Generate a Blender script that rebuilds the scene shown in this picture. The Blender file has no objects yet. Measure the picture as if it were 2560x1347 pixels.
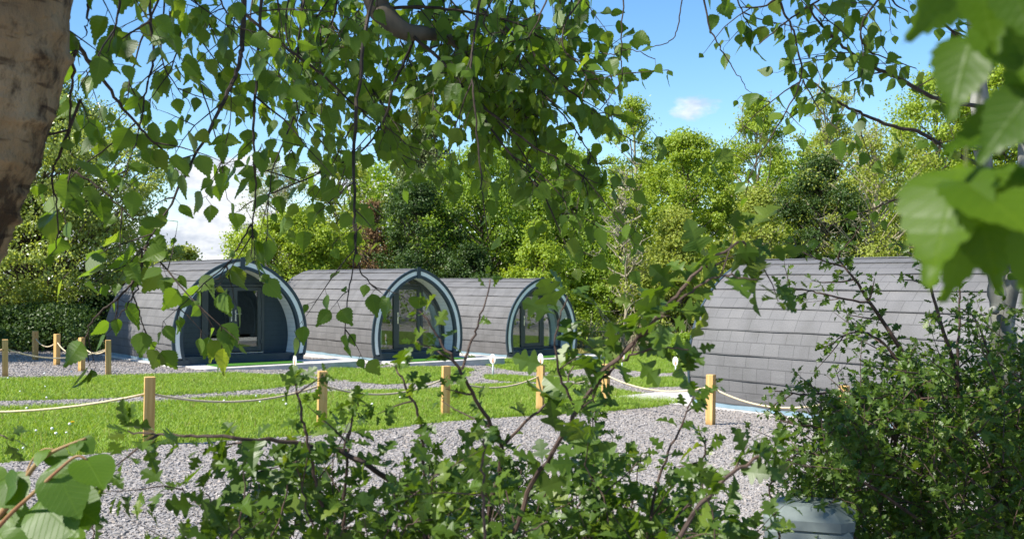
import bpy, math, random
import numpy as np
from mathutils import Vector

RND = random.Random(11)
NR = np.random.default_rng(11)
SC = bpy.context.scene
COL = SC.collection
F = 2700.0                      # focal length in pixels of the 2560 px wide photograph
CX, CY = 1280.0, 673.5
CAMZ = 2.2
PITCH = math.atan(23.5 / F)

# ------------------------------------------------------------------ helpers
def terr(x, y):
    yc = np.clip(y, -20, 60); xc = np.clip(x, -25, 25)
    return 0.70 - 0.038 * yc + 0.00015 * yc * yc - 0.03 * xc

def ray(px, py):
    a = (px - CX) / F; b = (CY - py) / F
    cp, sp = math.cos(PITCH), math.sin(PITCH)
    y = cp - b * sp; z = sp + b * cp
    return a / y, z / y          # X and Z per metre of depth

def P(px, py, d):
    a, b = ray(px, py)
    return Vector((a * d, d, CAMZ + b * d))

def G(px, py):                   # where the sight line meets the ground
    a, b = ray(px, py)
    d = 10.0
    for _ in range(60):
        d = 0.5 * d + 0.5 * (terr(a * d, d) - CAMZ) / b
    return Vector((a * d, d, float(terr(a * d, d))))

def tag(o, label=None, cat=None, group=None, kind=None):
    if label: o['label'] = label
    if cat: o['category'] = cat
    if group: o['group'] = group
    if kind: o['kind'] = kind
    return o

def empty(name, loc, rz=0.0, **k):
    o = bpy.data.objects.new(name, None); COL.objects.link(o)
    o.location = loc; o.rotation_euler = (0, 0, rz); o.empty_display_size = 0.2
    return tag(o, **k)

def np_mesh(name, V, faces, mat, parent=None, uv=None, smooth=False, offset=None):
    """V (n,3); faces: list of int arrays (m,k) of one width each"""
    V = np.asarray(V, dtype=np.float32)
    if offset is not None: V = V - np.asarray(offset, dtype=np.float32)
    me = bpy.data.meshes.new(name)
    faces = [np.asarray(f, dtype=np.int32) for f in faces if len(f)]
    nl = sum(f.size for f in faces); nf = sum(len(f) for f in faces)
    me.vertices.add(len(V)); me.vertices.foreach_set('co', V.ravel())
    me.loops.add(nl); me.polygons.add(nf)
    li = np.concatenate([f.ravel() for f in faces])
    tot = np.concatenate([np.full(len(f), f.shape[1], dtype=np.int32) for f in faces])
    st = np.concatenate([[0], np.cumsum(tot)[:-1]]).astype(np.int32)
    me.loops.foreach_set('vertex_index', li)
    me.polygons.foreach_set('loop_start', st)
    me.polygons.foreach_set('loop_total', tot)
    if uv is not None:
        l = me.uv_layers.new(name='UVMap')
        l.data.foreach_set('uv', np.asarray(uv, dtype=np.float32)[li].ravel())
    me.polygons.foreach_set('use_smooth', np.full(nf, bool(smooth)))
    me.update(calc_edges=True)
    me.materials.append(mat)
    o = bpy.data.objects.new(name, me); COL.objects.link(o)
    if parent: o.parent = parent
    return o

class MB:
    """collects shapes, builds one mesh"""
    def __init__(s): s.v = []; s.f = []; s.uv = []
    def add(s, vs, fs, uvs=None):
        o = len(s.v); s.v += [tuple(v) for v in vs]; s.f += [tuple(i + o for i in f) for f in fs]
        s.uv += uvs if uvs else [(0.0, 0.0)] * len(vs)
    def box(s, x0, x1, y0, y1, z0, z1, b=0.0):
        if b:
            vs = []
            for z, q in ((z0, b), (z0 + b, 0), (z1 - b, 0), (z1, b)):
                vs += [(x0 + q, y0 + q, z), (x1 - q, y0 + q, z), (x1 - q, y1 - q, z), (x0 + q, y1 - q, z)]
            fs = [(3, 2, 1, 0), (12, 13, 14, 15)]
            for k in range(3):
                for i in range(4):
                    j = (i + 1) % 4; fs.append((4*k+i, 4*k+j, 4*k+4+j, 4*k+4+i))
            s.add(vs, fs)
        else:
            s.add([(x0,y0,z0),(x1,y0,z0),(x1,y1,z0),(x0,y1,z0),(x0,y0,z1),(x1,y0,z1),(x1,y1,z1),(x0,y1,z1)],
                  [(3,2,1,0),(4,5,6,7),(0,1,5,4),(1,2,6,5),(2,3,7,6),(3,0,4,7)])
    def tube(s, pts, rad, n=6, cap=True):
        pts = [Vector(p) for p in pts]
        if not hasattr(rad, '__len__'): rad = [rad] * len(pts)
        vs = []; fs = []
        up = Vector((0.31, 0.17, 0.93))
        for i, p in enumerate(pts):
            t = (pts[min(i + 1, len(pts) - 1)] - pts[max(i - 1, 0)])
            t = t.normalized() if t.length > 1e-9 else Vector((0, 0, 1))
            a = t.cross(up)
            if a.length < 0.05: a = t.cross(Vector((1, 0, 0)))
            a.normalize(); b = t.cross(a)
            for k in range(n):
                q = 2 * math.pi * k / n
                vs.append(p + (a * math.cos(q) + b * math.sin(q)) * rad[i])
        for i in range(len(pts) - 1):
            for k in range(n):
                k2 = (k + 1) % n
                fs.append((i*n+k, i*n+k2, (i+1)*n+k2, (i+1)*n+k))
        if cap:
            fs.append(tuple(range(n - 1, -1, -1))); fs.append(tuple((len(pts) - 1) * n + k for k in range(n)))
        s.add(vs, fs)
    def build(s, name, mat, parent=None, smooth=False, offset=None):
        by = {}
        for f in s.f: by.setdefault(len(f), []).append(f)
        return np_mesh(name, s.v, [np.array(q) for q in by.values()], mat, parent, uv=s.uv, smooth=smooth, offset=offset)

def spline(pts, n):
    pts = [Vector(p) for p in pts]
    q = [pts[0] * 2 - pts[1]] + pts + [pts[-1] * 2 - pts[-2]]
    out = []
    m = len(pts) - 1
    for i in range(n + 1):
        u = i / n * m; k = min(int(u), m - 1); t = u - k
        a, b, c, d = q[k], q[k+1], q[k+2], q[k+3]
        out.append(0.5 * ((2*b) + (c - a)*t + (2*a - 5*b + 4*c - d)*t*t + (3*b - a - 3*c + d)*t*t*t))
    return out

def unit(a):
    return a / np.maximum(np.linalg.norm(a, axis=-1, keepdims=True), 1e-9)

def inpoly(x, y, poly):
    x = np.asarray(x); y = np.asarray(y); r = np.zeros(x.shape, bool)
    n = len(poly)
    for i in range(n):
        x0, y0 = poly[i]; x1, y1 = poly[(i + 1) % n]
        if y0 == y1: continue
        c = ((y0 > y) != (y1 > y)) & (x < (x1 - x0) * (y - y0) / (y1 - y0) + x0)
        r ^= c
    return r

# ------------------------------------------------------------------ materials
def new_mat(name):
    m = bpy.data.materials.new(name); m.use_nodes = True
    nt = m.node_tree; nt.nodes.clear()
    out = nt.nodes.new('ShaderNodeOutputMaterial')
    return m, nt, out

def N(nt, typ, **k):
    n = nt.nodes.new(typ)
    for a, v in k.items(): setattr(n, a, v)
    return n

def bsdf(nt, out, rough=0.6, spec=0.4, metal=0.0):
    b = N(nt, 'ShaderNodeBsdfPrincipled')
    b.inputs['Roughness'].default_value = rough
    b.inputs['Specular IOR Level'].default_value = spec
    b.inputs['Metallic'].default_value = metal
    nt.links.new(b.outputs[0], out.inputs[0])
    return b

def ramp(nt, stops, interp='LINEAR'):
    r = N(nt, 'ShaderNodeValToRGB'); r.color_ramp.interpolation = interp
    e = r.color_ramp.elements
    while len(e) < len(stops): e.new(0.5)
    for i, (p, c) in enumerate(stops):
        e[i].position = p; e[i].color = (*c, 1) if len(c) == 3 else c
    return r

def mapping(nt, coord='Object', scale=(1, 1, 1)):
    tc = N(nt, 'ShaderNodeTexCoord'); mp = N(nt, 'ShaderNodeMapping')
    mp.inputs['Scale'].default_value = scale
    nt.links.new(tc.outputs[coord], mp.inputs[0]); return mp.outputs[0]

def noise(nt, vec, scale, detail=4, rough=0.55):
    n = N(nt, 'ShaderNodeTexNoise'); n.inputs['Scale'].default_value = scale
    n.inputs['Detail'].default_value = detail; n.inputs['Roughness'].default_value = rough
    if vec is not None: nt.links.new(vec, n.inputs['Vector'])
    return n.outputs[0]

def bump(nt, h, b, strength=0.3, dist=0.01):
    n = N(nt, 'ShaderNodeBump'); n.inputs['Strength'].default_value = strength
    n.inputs['Distance'].default_value = dist
    nt.links.new(h, n.inputs['Height']); nt.links.new(n.outputs[0], b.inputs['Normal'])

def varied(name, c1, c2, scale=8, rough=0.6, spec=0.4, stretch=(1, 1, 1), bstr=0.15, bdist=0.004, metal=0.0, lo=0.35, hi=0.65):
    m, nt, out = new_mat(name); b = bsdf(nt, out, rough, spec, metal)
    v = mapping(nt, 'Object', stretch); n = noise(nt, v, scale)
    r = ramp(nt, [(lo, c1), (hi, c2)]); nt.links.new(n, r.inputs[0]); nt.links.new(r.outputs[0], b.inputs['Base Color'])
    bump(nt, n, b, bstr, bdist); return m

def leaf_mat(name, c1, c2, trans=0.35, tcol=None, rough=0.42, spec=0.35, c3=None, veins=False):
    m, nt, out = new_mat(name)
    g = N(nt, 'ShaderNodeNewGeometry')
    stops = [(0.0, c1), (1.0, c2)] if c3 is None else [(0.0, c1), (0.8, c2), (1.0, c3)]
    r = ramp(nt, stops); nt.links.new(g.outputs['Random Per Island'], r.inputs[0])
    col = r.outputs[0]
    b = N(nt, 'ShaderNodeBsdfPrincipled'); b.inputs['Roughness'].default_value = rough
    b.inputs['Specular IOR Level'].default_value = spec
    if veins:
        tc = N(nt, 'ShaderNodeTexCoord'); sx = N(nt, 'ShaderNodeSeparateXYZ'); nt.links.new(tc.outputs['UV'], sx.inputs[0])
        ab = N(nt, 'ShaderNodeMath', operation='ABSOLUTE'); nt.links.new(sx.outputs[0], ab.inputs[0])
        mu = N(nt, 'ShaderNodeMath', operation='MULTIPLY_ADD'); nt.links.new(ab.outputs[0], mu.inputs[0])
        mu.inputs[1].default_value = -0.75; nt.links.new(sx.outputs[1], mu.inputs[2])
        m8 = N(nt, 'ShaderNodeMath', operation='MULTIPLY'); nt.links.new(mu.outputs[0], m8.inputs[0]); m8.inputs[1].default_value = 8.5
        fr = N(nt, 'ShaderNodeMath', operation='PINGPONG'); nt.links.new(m8.outputs[0], fr.inputs[0]); fr.inputs[1].default_value = 0.5
        vr = ramp(nt, [(0.0, (1, 1, 1)), (0.09, (0, 0, 0))]); nt.links.new(fr.outputs[0], vr.inputs[0])
        mr = ramp(nt, [(0.0, (1, 1, 1)), (0.03, (0, 0, 0))]); nt.links.new(ab.outputs[0], mr.inputs[0])
        mx = N(nt, 'ShaderNodeMath', operation='MAXIMUM'); nt.links.new(vr.outputs[0], mx.inputs[0]); nt.links.new(mr.outputs[0], mx.inputs[1])
        mix = N(nt, 'ShaderNodeMixRGB', blend_type='MIX')
        sc = N(nt, 'ShaderNodeMath', operation='MULTIPLY'); nt.links.new(mx.outputs[0], sc.inputs[0]); sc.inputs[1].default_value = 0.25
        nt.links.new(sc.outputs[0], mix.inputs[0]); nt.links.new(col, mix.inputs[1])
        mix.inputs[2].default_value = (c2[0] * 1.5, c2[1] * 1.35, c2[2] * 1.4, 1)
        col = mix.outputs[0]
        bump(nt, mx.outputs[0], b, 0.22, 0.0008)
    nt.links.new(col, b.inputs['Base Color'])
    t = N(nt, 'ShaderNodeBsdfTranslucent')
    hs = N(nt, 'ShaderNodeMixRGB', blend_type='MULTIPLY'); hs.inputs[0].default_value = 1.0
    nt.links.new(col, hs.inputs[1]); hs.inputs[2].default_value = (*(tcol or (2.3, 2.1, 0.6)), 1)
    nt.links.new(hs.outputs[0], t.inputs[0])
    ms = N(nt, 'ShaderNodeMixShader'); ms.inputs[0].default_value = trans
    nt.links.new(b.outputs[0], ms.inputs[1]); nt.links.new(t.outputs[0], ms.inputs[2])
    nt.links.new(ms.outputs[0], out.inputs[0]); return m

def gravel_mat(name, dark, light, rot=None):
    m, nt, out = new_mat(name); b = bsdf(nt, out, 0.75, 0.3)
    v = mapping(nt, 'Object')
    vo = N(nt, 'ShaderNodeTexVoronoi'); vo.inputs['Scale'].default_value = 26; nt.links.new(v, vo.inputs['Vector'])
    sx = N(nt, 'ShaderNodeSeparateXYZ'); nt.links.new(vo.outputs['Color'], sx.inputs[0])
    r = ramp(nt, [(0.0, dark), (0.45, tuple((a + c) / 2 for a, c in zip(dark, light))), (1.0, light)])
    nt.links.new(sx.outputs[0], r.inputs[0])
    n = noise(nt, v, 0.6, 5)
    r2 = ramp(nt, [(0.3, (0.8, 0.77, 0.74)), (0.7, (1.1, 1.1, 1.12))]); nt.links.new(n, r2.inputs[0])
    mx = N(nt, 'ShaderNodeMixRGB', blend_type='MULTIPLY'); mx.inputs[0].default_value = 1
    nt.links.new(r.outputs[0], mx.inputs[1]); nt.links.new(r2.outputs[0], mx.inputs[2])
    nt.links.new(mx.outputs[0], b.inputs['Base Color'])
    bump(nt, vo.outputs['Distance'], b, 0.8, 0.02)
    return m

M = {}
M['gravel'] = gravel_mat('slate_gravel', (0.20, 0.177, 0.163), (0.39, 0.355, 0.33))
def chip_mat():
    m, nt, out = new_mat('slate_chips'); b = bsdf(nt, out, 0.6, 0.4)
    g = N(nt, 'ShaderNodeNewGeometry')
    r = ramp(nt, [(0.0, (0.225, 0.203, 0.188)), (0.4, (0.275, 0.252, 0.236)), (0.8, (0.315, 0.291, 0.273)), (0.96, (0.36, 0.305, 0.255)), (1.0, (0.42, 0.385, 0.355))])
    nt.links.new(g.outputs['Random Per Island'], r.inputs[0]); nt.links.new(r.outputs[0], b.inputs['Base Color']); return m
M['chips'] = chip_mat()
M['soil'] = varied('lawn_soil', (0.08, 0.12, 0.02), (0.14, 0.20, 0.035), 3, 0.9, 0.1)
M['verge'] = varied('rough_verge', (0.09, 0.075, 0.035), (0.16, 0.16, 0.05), 1.2, 0.95, 0.1)
M['grass'] = leaf_mat('grass_blades', (0.165, 0.275, 0.024), (0.275, 0.385, 0.045), 0.35, (1.7, 1.6, 0.8), 0.5, 0.25, c3=(0.33, 0.36, 0.12))
def patchy(m):
    nt = m.node_tree; p = [n for n in nt.nodes if n.type == 'BSDF_PRINCIPLED'][0]; src = p.inputs['Base Color'].links[0].from_socket
    v = mapping(nt, 'Object'); n1 = noise(nt, v, 0.9, 4, 0.6)
    r = ramp(nt, [(0.32, (0.70, 0.78, 0.8)), (0.5, (0.95, 0.97, 1.2)), (0.68, (1.06, 1.0, 1.3))]); nt.links.new(n1, r.inputs[0])
    x = N(nt, 'ShaderNodeMixRGB', blend_type='MULTIPLY'); x.inputs[0].default_value = 1
    nt.links.new(src, x.inputs[1]); nt.links.new(r.outputs[0], x.inputs[2]); nt.links.new(x.outputs[0], p.inputs['Base Color'])
patchy(M['grass'])
M['rough_grass'] = leaf_mat('rough_grass_blades', (0.20, 0.20, 0.05), (0.34, 0.29, 0.12), 0.3, (1.4, 1.3, 0.8), 0.6, 0.2)
M['birch_leaf'] = leaf_mat('birch_leaf', (0.060, 0.115, 0.014), (0.096, 0.166, 0.022), 0.50, (2.0, 1.9, 0.55), 0.42, 0.36, c3=(0.15, 0.20, 0.03), veins=True)
M['near_leaf'] = leaf_mat('near_leaf', (0.048, 0.100, 0.007), (0.080, 0.148, 0.010), 0.55, (2.3, 2.1, 0.5), 0.42, 0.28, veins=True)
M['haw_leaf'] = leaf_mat('hawthorn_leaf', (0.044, 0.086, 0.010), (0.074, 0.130, 0.016), 0.38, (2.0, 1.9, 0.5), 0.4, 0.35, c3=(0.14, 0.19, 0.03), veins=False)
M['hazel_leaf'] = leaf_mat('hazel_leaf', (0.050, 0.110, 0.008), (0.085, 0.160, 0.012), 0.48, (2.1, 2.0, 0.45), 0.45, 0.35, veins=True)
BG = {
 'bright': leaf_mat('leaf_bright', (0.19, 0.28, 0.03), (0.32, 0.40, 0.05), 0.42, (1.7, 1.6, 0.6), 0.45, 0.3),
 'yellow': leaf_mat('leaf_yellow_green', (0.20, 0.29, 0.028), (0.34, 0.43, 0.05), 0.42, (1.6, 1.5, 0.6), 0.45, 0.3),
 'mid': leaf_mat('leaf_mid', (0.14, 0.23, 0.025), (0.25, 0.35, 0.04), 0.42, (1.9, 1.8, 0.6), 0.4, 0.35),
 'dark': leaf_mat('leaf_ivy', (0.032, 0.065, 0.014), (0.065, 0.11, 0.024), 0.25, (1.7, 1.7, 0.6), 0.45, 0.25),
 'olive': leaf_mat('leaf_olive', (0.21, 0.27, 0.04), (0.36, 0.40, 0.085), 0.42, (1.6, 1.5, 0.6), 0.5, 0.25),
 'pale': leaf_mat('leaf_pale', (0.20, 0.24, 0.12), (0.32, 0.36, 0.18), 0.35, (1.4, 1.4, 0.8), 0.5, 0.25),
 'conifer': leaf_mat('needles_conifer', (0.10, 0.14, 0.05), (0.20, 0.23, 0.09), 0.2, (1.5, 1.5, 0.7), 0.55, 0.25),
 'poplar': leaf_mat('leaf_poplar', (0.20, 0.27, 0.06), (0.36, 0.42, 0.13), 0.42, (1.7, 1.6, 0.6), 0.32, 0.5),
 'brown': leaf_mat('leaf_dead', (0.13, 0.075, 0.035), (0.24, 0.15, 0.07), 0.2, (1.2, 1.1, 0.8), 0.7, 0.2),
}
M['bark_brown'] = varied('bark_brown', (0.05, 0.04, 0.03), (0.14, 0.115, 0.085), 9, 0.9, 0.2, (1, 1, 0.3), 0.5, 0.02)
M['bark_pale'] = varied('bark_pale', (0.22, 0.19, 0.12), (0.40, 0.36, 0.26), 9, 0.85, 0.2, (1, 1, 0.3), 0.4, 0.01)
M['twig'] = varied('twig_bark', (0.022, 0.015, 0.011), (0.06, 0.042, 0.03), 30, 0.75, 0.3)
M['haw_stem'] = varied('hawthorn_bark', (0.035, 0.022, 0.017), (0.10, 0.065, 0.05), 25, 0.7, 0.3)
M['green_stem'] = varied('young_stem', (0.09, 0.12, 0.03), (0.16, 0.17, 0.06), 25, 0.6, 0.3)
M['red_stem'] = varied('red_stem', (0.20, 0.09, 0.04), (0.28, 0.20, 0.08), 18, 0.6, 0.3)
M['grey_bark'] = varied('grey_bark', (0.10, 0.10, 0.085), (0.26, 0.26, 0.23), 14, 0.85, 0.25, (1, 1, 0.6), 0.5, 0.01)

def birch_bark():
    m, nt, out = new_mat('birch_bark'); b = bsdf(nt, out, 0.8, 0.25)
    v = mapping(nt, 'Object'); n = noise(nt, v, 5, 6, 0.6)
    r = ramp(nt, [(0.3, (0.13, 0.078, 0.036)), (0.5, (0.235, 0.155, 0.08)), (0.72, (0.34, 0.255, 0.155))]); nt.links.new(n, r.inputs[0])
    v2 = mapping(nt, 'Object', (9, 9, 60)); n2 = noise(nt, v2, 1.0, 2, 0.5)
    r2 = ramp(nt, [(0.60, (1, 1, 1)), (0.66, (0.28, 0.22, 0.17))]); nt.links.new(n2, r2.inputs[0])
    v3 = mapping(nt, 'Object', (8, 8, 5)); n3 = noise(nt, v3, 1.0, 6, 0.7)
    r3 = ramp(nt, [(0.50, (1, 1, 1)), (0.58, (0.13, 0.10, 0.08))]); nt.links.new(n3, r3.inputs[0])
    a = N(nt, 'ShaderNodeMixRGB', blend_type='MULTIPLY'); a.inputs[0].default_value = 0.85
    nt.links.new(r.outputs[0], a.inputs[1]); nt.links.new(r2.outputs[0], a.inputs[2])
    c = N(nt, 'ShaderNodeMixRGB', blend_type='MULTIPLY'); c.inputs[0].default_value = 0.9
    nt.links.new(a.outputs[0], c.inputs[1]); nt.links.new(r3.outputs[0], c.inputs[2])
    nt.links.new(c.outputs[0], b.inputs['Base Color'])
    ad = N(nt, 'ShaderNodeMath', operation='SUBTRACT'); nt.links.new(n, ad.inputs[0]); nt.links.new(n3, ad.inputs[1])
    bump(nt, ad.outputs[0], b, 0.9, 0.03); return m
M['birch_bark'] = birch_bark()

def shingle_mat():
    m, nt, out = new_mat('roof_shingles'); b = bsdf(nt, out, 0.72, 0.3)
    tc = N(nt, 'ShaderNodeTexCoord')
    br = N(nt, 'ShaderNodeTexBrick'); br.offset = 0.37; br.squash = 1.6; br.squash_frequency = 3
    nt.links.new(tc.outputs['UV'], br.inputs['Vector'])
    br.inputs['Scale'].default_value = 1.0; br.inputs['Brick Width'].default_value = 0.30
    br.inputs['Row Height'].default_value = 0.1475; br.inputs['Mortar Size'].default_value = 0.0065
    br.inputs['Mortar Smooth'].default_value = 0.3
    br.inputs['Color1'].default_value = (0.118, 0.116, 0.118, 1); br.inputs['Color2'].default_value = (0.134, 0.132, 0.133, 1)
    br.inputs['Mortar'].default_value = (0.075, 0.074, 0.075, 1)
    n = noise(nt, tc.outputs['UV'], 60, 3)
    r = ramp(nt, [(0.3, (0.84, 0.84, 0.84)), (0.7, (1.12, 1.12, 1.12))]); nt.links.new(n, r.inputs[0])
    n2 = noise(nt, tc.outputs['UV'], 1.6, 4)
    r2 = ramp(nt, [(0.3, (0.82, 0.82, 0.80)), (0.5, (1, 1, 1)), (0.7, (1.12, 1.11, 1.10))]); nt.links.new(n2, r2.inputs[0])
    a = N(nt, 'ShaderNodeMixRGB', blend_type='MULTIPLY'); a.inputs[0].default_value = 1
    nt.links.new(br.outputs[0], a.inputs[1]); nt.links.new(r.outputs[0], a.inputs[2])
    c = N(nt, 'ShaderNodeMixRGB', blend_type='MULTIPLY'); c.inputs[0].default_value = 1
    nt.links.new(a.outputs[0], c.inputs[1]); nt.links.new(r2.outputs[0], c.inputs[2])
    nt.links.new(c.outputs[0], b.inputs['Base Color'])
    bump(nt, br.outputs[1], b, -0.4, 0.004); return m
M['shingle'] = shingle_mat()

def board_mat(name, c1, c2, pitch, rough=0.5, coord='Object'):
    m, nt, out = new_mat(name); b = bsdf(nt, out, rough, 0.4)
    tc = N(nt, 'ShaderNodeTexCoord'); sx = N(nt, 'ShaderNodeSeparateXYZ'); nt.links.new(tc.outputs[coord], sx.inputs[0])
    ax = 2 if coord == 'Object' else 1
    d = N(nt, 'ShaderNodeMath', operation='DIVIDE'); nt.links.new(sx.outputs[ax], d.inputs[0]); d.inputs[1].default_value = pitch
    fr = N(nt, 'ShaderNodeMath', operation='FRACT'); nt.links.new(d.outputs[0], fr.inputs[0])
    r = ramp(nt, [(0.0, (0.45, 0.45, 0.45)), (0.09, (1, 1, 1)), (1.0, (1, 1, 1))]); nt.links.new(fr.outputs[0], r.inputs[0])
    n = noise(nt, tc.outputs['Object'], 6); r1 = ramp(nt, [(0.3, c1), (0.7, c2)]); nt.links.new(n, r1.inputs[0])
    a = N(nt, 'ShaderNodeMixRGB', blend_type='MULTIPLY'); a.inputs[0].default_value = 1
    nt.links.new(r1.outputs[0], a.inputs[1]); nt.links.new(r.outputs[0], a.inputs[2]); nt.links.new(a.outputs[0], b.inputs['Base Color'])
    bump(nt, r.outputs[0], b, 0.5, 0.006); return m
M['wall_boards'] = board_mat('dark_boards', (0.028, 0.045, 0.055), (0.036, 0.055, 0.066), 0.125)
M['lining'] = board_mat('white_lining', (0.76, 0.76, 0.71), (0.83, 0.82, 0.77), 0.12, 0.5, 'UV')
M['dark_paint'] = varied('dark_blue_paint', (0.024, 0.042, 0.056), (0.032, 0.052, 0.066), 6, 0.4, 0.45, bstr=0.05)
M['pale_paint'] = varied('pale_fascia_paint', (0.80, 0.80, 0.74), (0.86, 0.86, 0.80), 4, 0.45, 0.4, bstr=0.05)
M['skirting'] = varied('skirting_paint', (0.16, 0.24, 0.29), (0.20, 0.28, 0.33), 4, 0.5, 0.4, bstr=0.05)
M['upvc'] = varied('door_frame_grey', (0.040, 0.050, 0.054), (0.050, 0.060, 0.064), 5, 0.35, 0.5, bstr=0.03)
M['steel'] = varied('steel', (0.55, 0.55, 0.54), (0.7, 0.7, 0.69), 20, 0.25, 0.5, metal=1.0, bstr=0.02)
M['curtain'] = varied('curtain', (0.82, 0.85, 0.85), (0.88, 0.9, 0.9), 6, 0.9, 0.1)
M['interior'] = varied('interior_lining', (0.20, 0.16, 0.12), (0.28, 0.23, 0.17), 4, 0.8, 0.2)
M['concrete'] = varied('concrete', (0.40, 0.385, 0.36), (0.54, 0.52, 0.49), 3.5, 0.85, 0.2, bstr=0.3)
M['turf'] = varied('artificial_turf', (0.045, 0.14, 0.02), (0.08, 0.21, 0.035), 90, 0.9, 0.1, bstr=0.8, bdist=0.02)
M['rope'] = varied('rope', (0.46, 0.37, 0.23), (0.66, 0.56, 0.38), 60, 0.9, 0.1, bstr=0.6, bdist=0.01)
M['white'] = varied('white_sign', (0.72, 0.71, 0.69), (0.82, 0.81, 0.79), 20, 0.4, 0.4)
M['pole'] = varied('sign_pole', (0.42, 0.50, 0.47), (0.52, 0.59, 0.56), 8, 0.45, 0.5)
M['emblem_orange'] = varied('emblem_orange', (0.60, 0.22, 0.07), (0.7, 0.32, 0.12), 30, 0.5, 0.3)
M['emblem_grey'] = varied('emblem_grey', (0.40, 0.34, 0.34), (0.5, 0.42, 0.40), 30, 0.5, 0.3)
M['box'] = varied('weathered_box', (0.075, 0.10, 0.098), (0.19, 0.22, 0.21), 7, 0.7, 0.3, bstr=0.4, bdist=0.01)
M['fluff'] = varied('dandelion_fluff', (0.72, 0.72, 0.70), (0.85, 0.85, 0.83), 90, 0.9, 0.1)
M['yellow'] = varied('dandelion_yellow', (0.75, 0.50, 0.02), (0.85, 0.62, 0.04), 90, 0.8, 0.1)

def glass_mat():
    m, nt, out = new_mat('window_glass')
    gl = N(nt, 'ShaderNodeBsdfGlossy'); gl.inputs['Roughness'].default_value = 0.01; gl.inputs[0].default_value = (0.9, 0.95, 0.93, 1)
    tr = N(nt, 'ShaderNodeBsdfTransparent'); tr.inputs[0].default_value = (0.84, 0.88, 0.86, 1)
    fr = N(nt, 'ShaderNodeFresnel'); fr.inputs[0].default_value = 1.5
    mul = N(nt, 'ShaderNodeMath', operation='MULTIPLY_ADD'); nt.links.new(fr.outputs[0], mul.inputs[0]); mul.inputs[1].default_value = 1.0; mul.inputs[2].default_value = 0.08
    ms = N(nt, 'ShaderNodeMixShader'); nt.links.new(mul.outputs[0], ms.inputs[0])
    nt.links.new(tr.outputs[0], ms.inputs[1]); nt.links.new(gl.outputs[0], ms.inputs[2]); nt.links.new(ms.outputs[0], out.inputs[0]); return m
M['glass'] = glass_mat()

def wood_mat():
    m, nt, out = new_mat('pine_post'); b = bsdf(nt, out, 0.65, 0.3)
    oi = N(nt, 'ShaderNodeObjectInfo'); tc = N(nt, 'ShaderNodeTexCoord')
    ad = N(nt, 'ShaderNodeVectorMath', operation='MULTIPLY_ADD')
    nt.links.new(oi.outputs['Random'], ad.inputs[0]); ad.inputs[1].default_value = (7, 5, 3); nt.links.new(tc.outputs['Object'], ad.inputs[2])
    mp = N(nt, 'ShaderNodeMapping'); mp.inputs['Scale'].default_value = (28, 28, 1.6); nt.links.new(ad.outputs[0], mp.inputs[0])
    n = noise(nt, mp.outputs[0], 1.0, 5, 0.6)
    r = ramp(nt, [(0.3, (0.40, 0.23, 0.07)), (0.55, (0.53, 0.335, 0.12)), (0.75, (0.60, 0.42, 0.18))]); nt.links.new(n, r.inputs[0])
    mp2 = N(nt, 'ShaderNodeMapping'); mp2.inputs['Scale'].default_value = (9, 9, 5); nt.links.new(ad.outputs[0], mp2.inputs[0])
    vo = N(nt, 'ShaderNodeTexVoronoi'); vo.inputs['Scale'].default_value = 1.0; nt.links.new(mp2.outputs[0], vo.inputs['Vector'])
    r2 = ramp(nt, [(0.07, (0.35, 0.22, 0.12)), (0.16, (1, 1, 1))]); nt.links.new(vo.outputs['Distance'], r2.inputs[0])
    sx = N(nt, 'ShaderNodeSeparateXYZ'); nt.links.new(tc.outputs['Object'], sx.inputs[0])
    r3 = ramp(nt, [(0.0, (0.45, 0.42, 0.38)), (0.10, (1, 1, 1))])
    nt.links.new(sx.outputs[2], r3.inputs[0])
    a = N(nt, 'ShaderNodeMixRGB', blend_type='MULTIPLY'); a.inputs[0].default_value = 1
    nt.links.new(r.outputs[0], a.inputs[1]); nt.links.new(r2.outputs[0], a.inputs[2])
    c = N(nt, 'ShaderNodeMixRGB', blend_type='MULTIPLY'); c.inputs[0].default_value = 0.8
    nt.links.new(a.outputs[0], c.inputs[1]); nt.links.new(r3.outputs[0], c.inputs[2])
    nt.links.new(c.outputs[0], b.inputs['Base Color']); bump(nt, n, b, 0.3, 0.004); return m
M['pine'] = wood_mat()

# ------------------------------------------------------------------ leaf templates
def strip_template(side, fold=0.12, droop=0.18, midshift=None):
    """side: (along, out) outline of one half, base to tip"""
    V = []; uv = []; Fq = []
    n = len(side)
    for i, (a, w) in enumerate(side):
        am = a if midshift is None else midshift[i]
        for sx, aa in ((-1, a), (0, am), (1, a)):
            x = sx * w; y = aa
            V.append((x, y, abs(x) * fold - droop * max(y, 0) ** 2 + (0.02 * math.sin(9 * y) if sx else 0))); uv.append((x, y))
    for i in range(n - 1):
        Fq.append((3*i, 3*i+1, 3*i+4, 3*i+3)); Fq.append((3*i+1, 3*i+2, 3*i+5, 3*i+4))
    # the pointed tip shares one vertex
    return np.array(V), np.array(Fq), np.array(uv)

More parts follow.
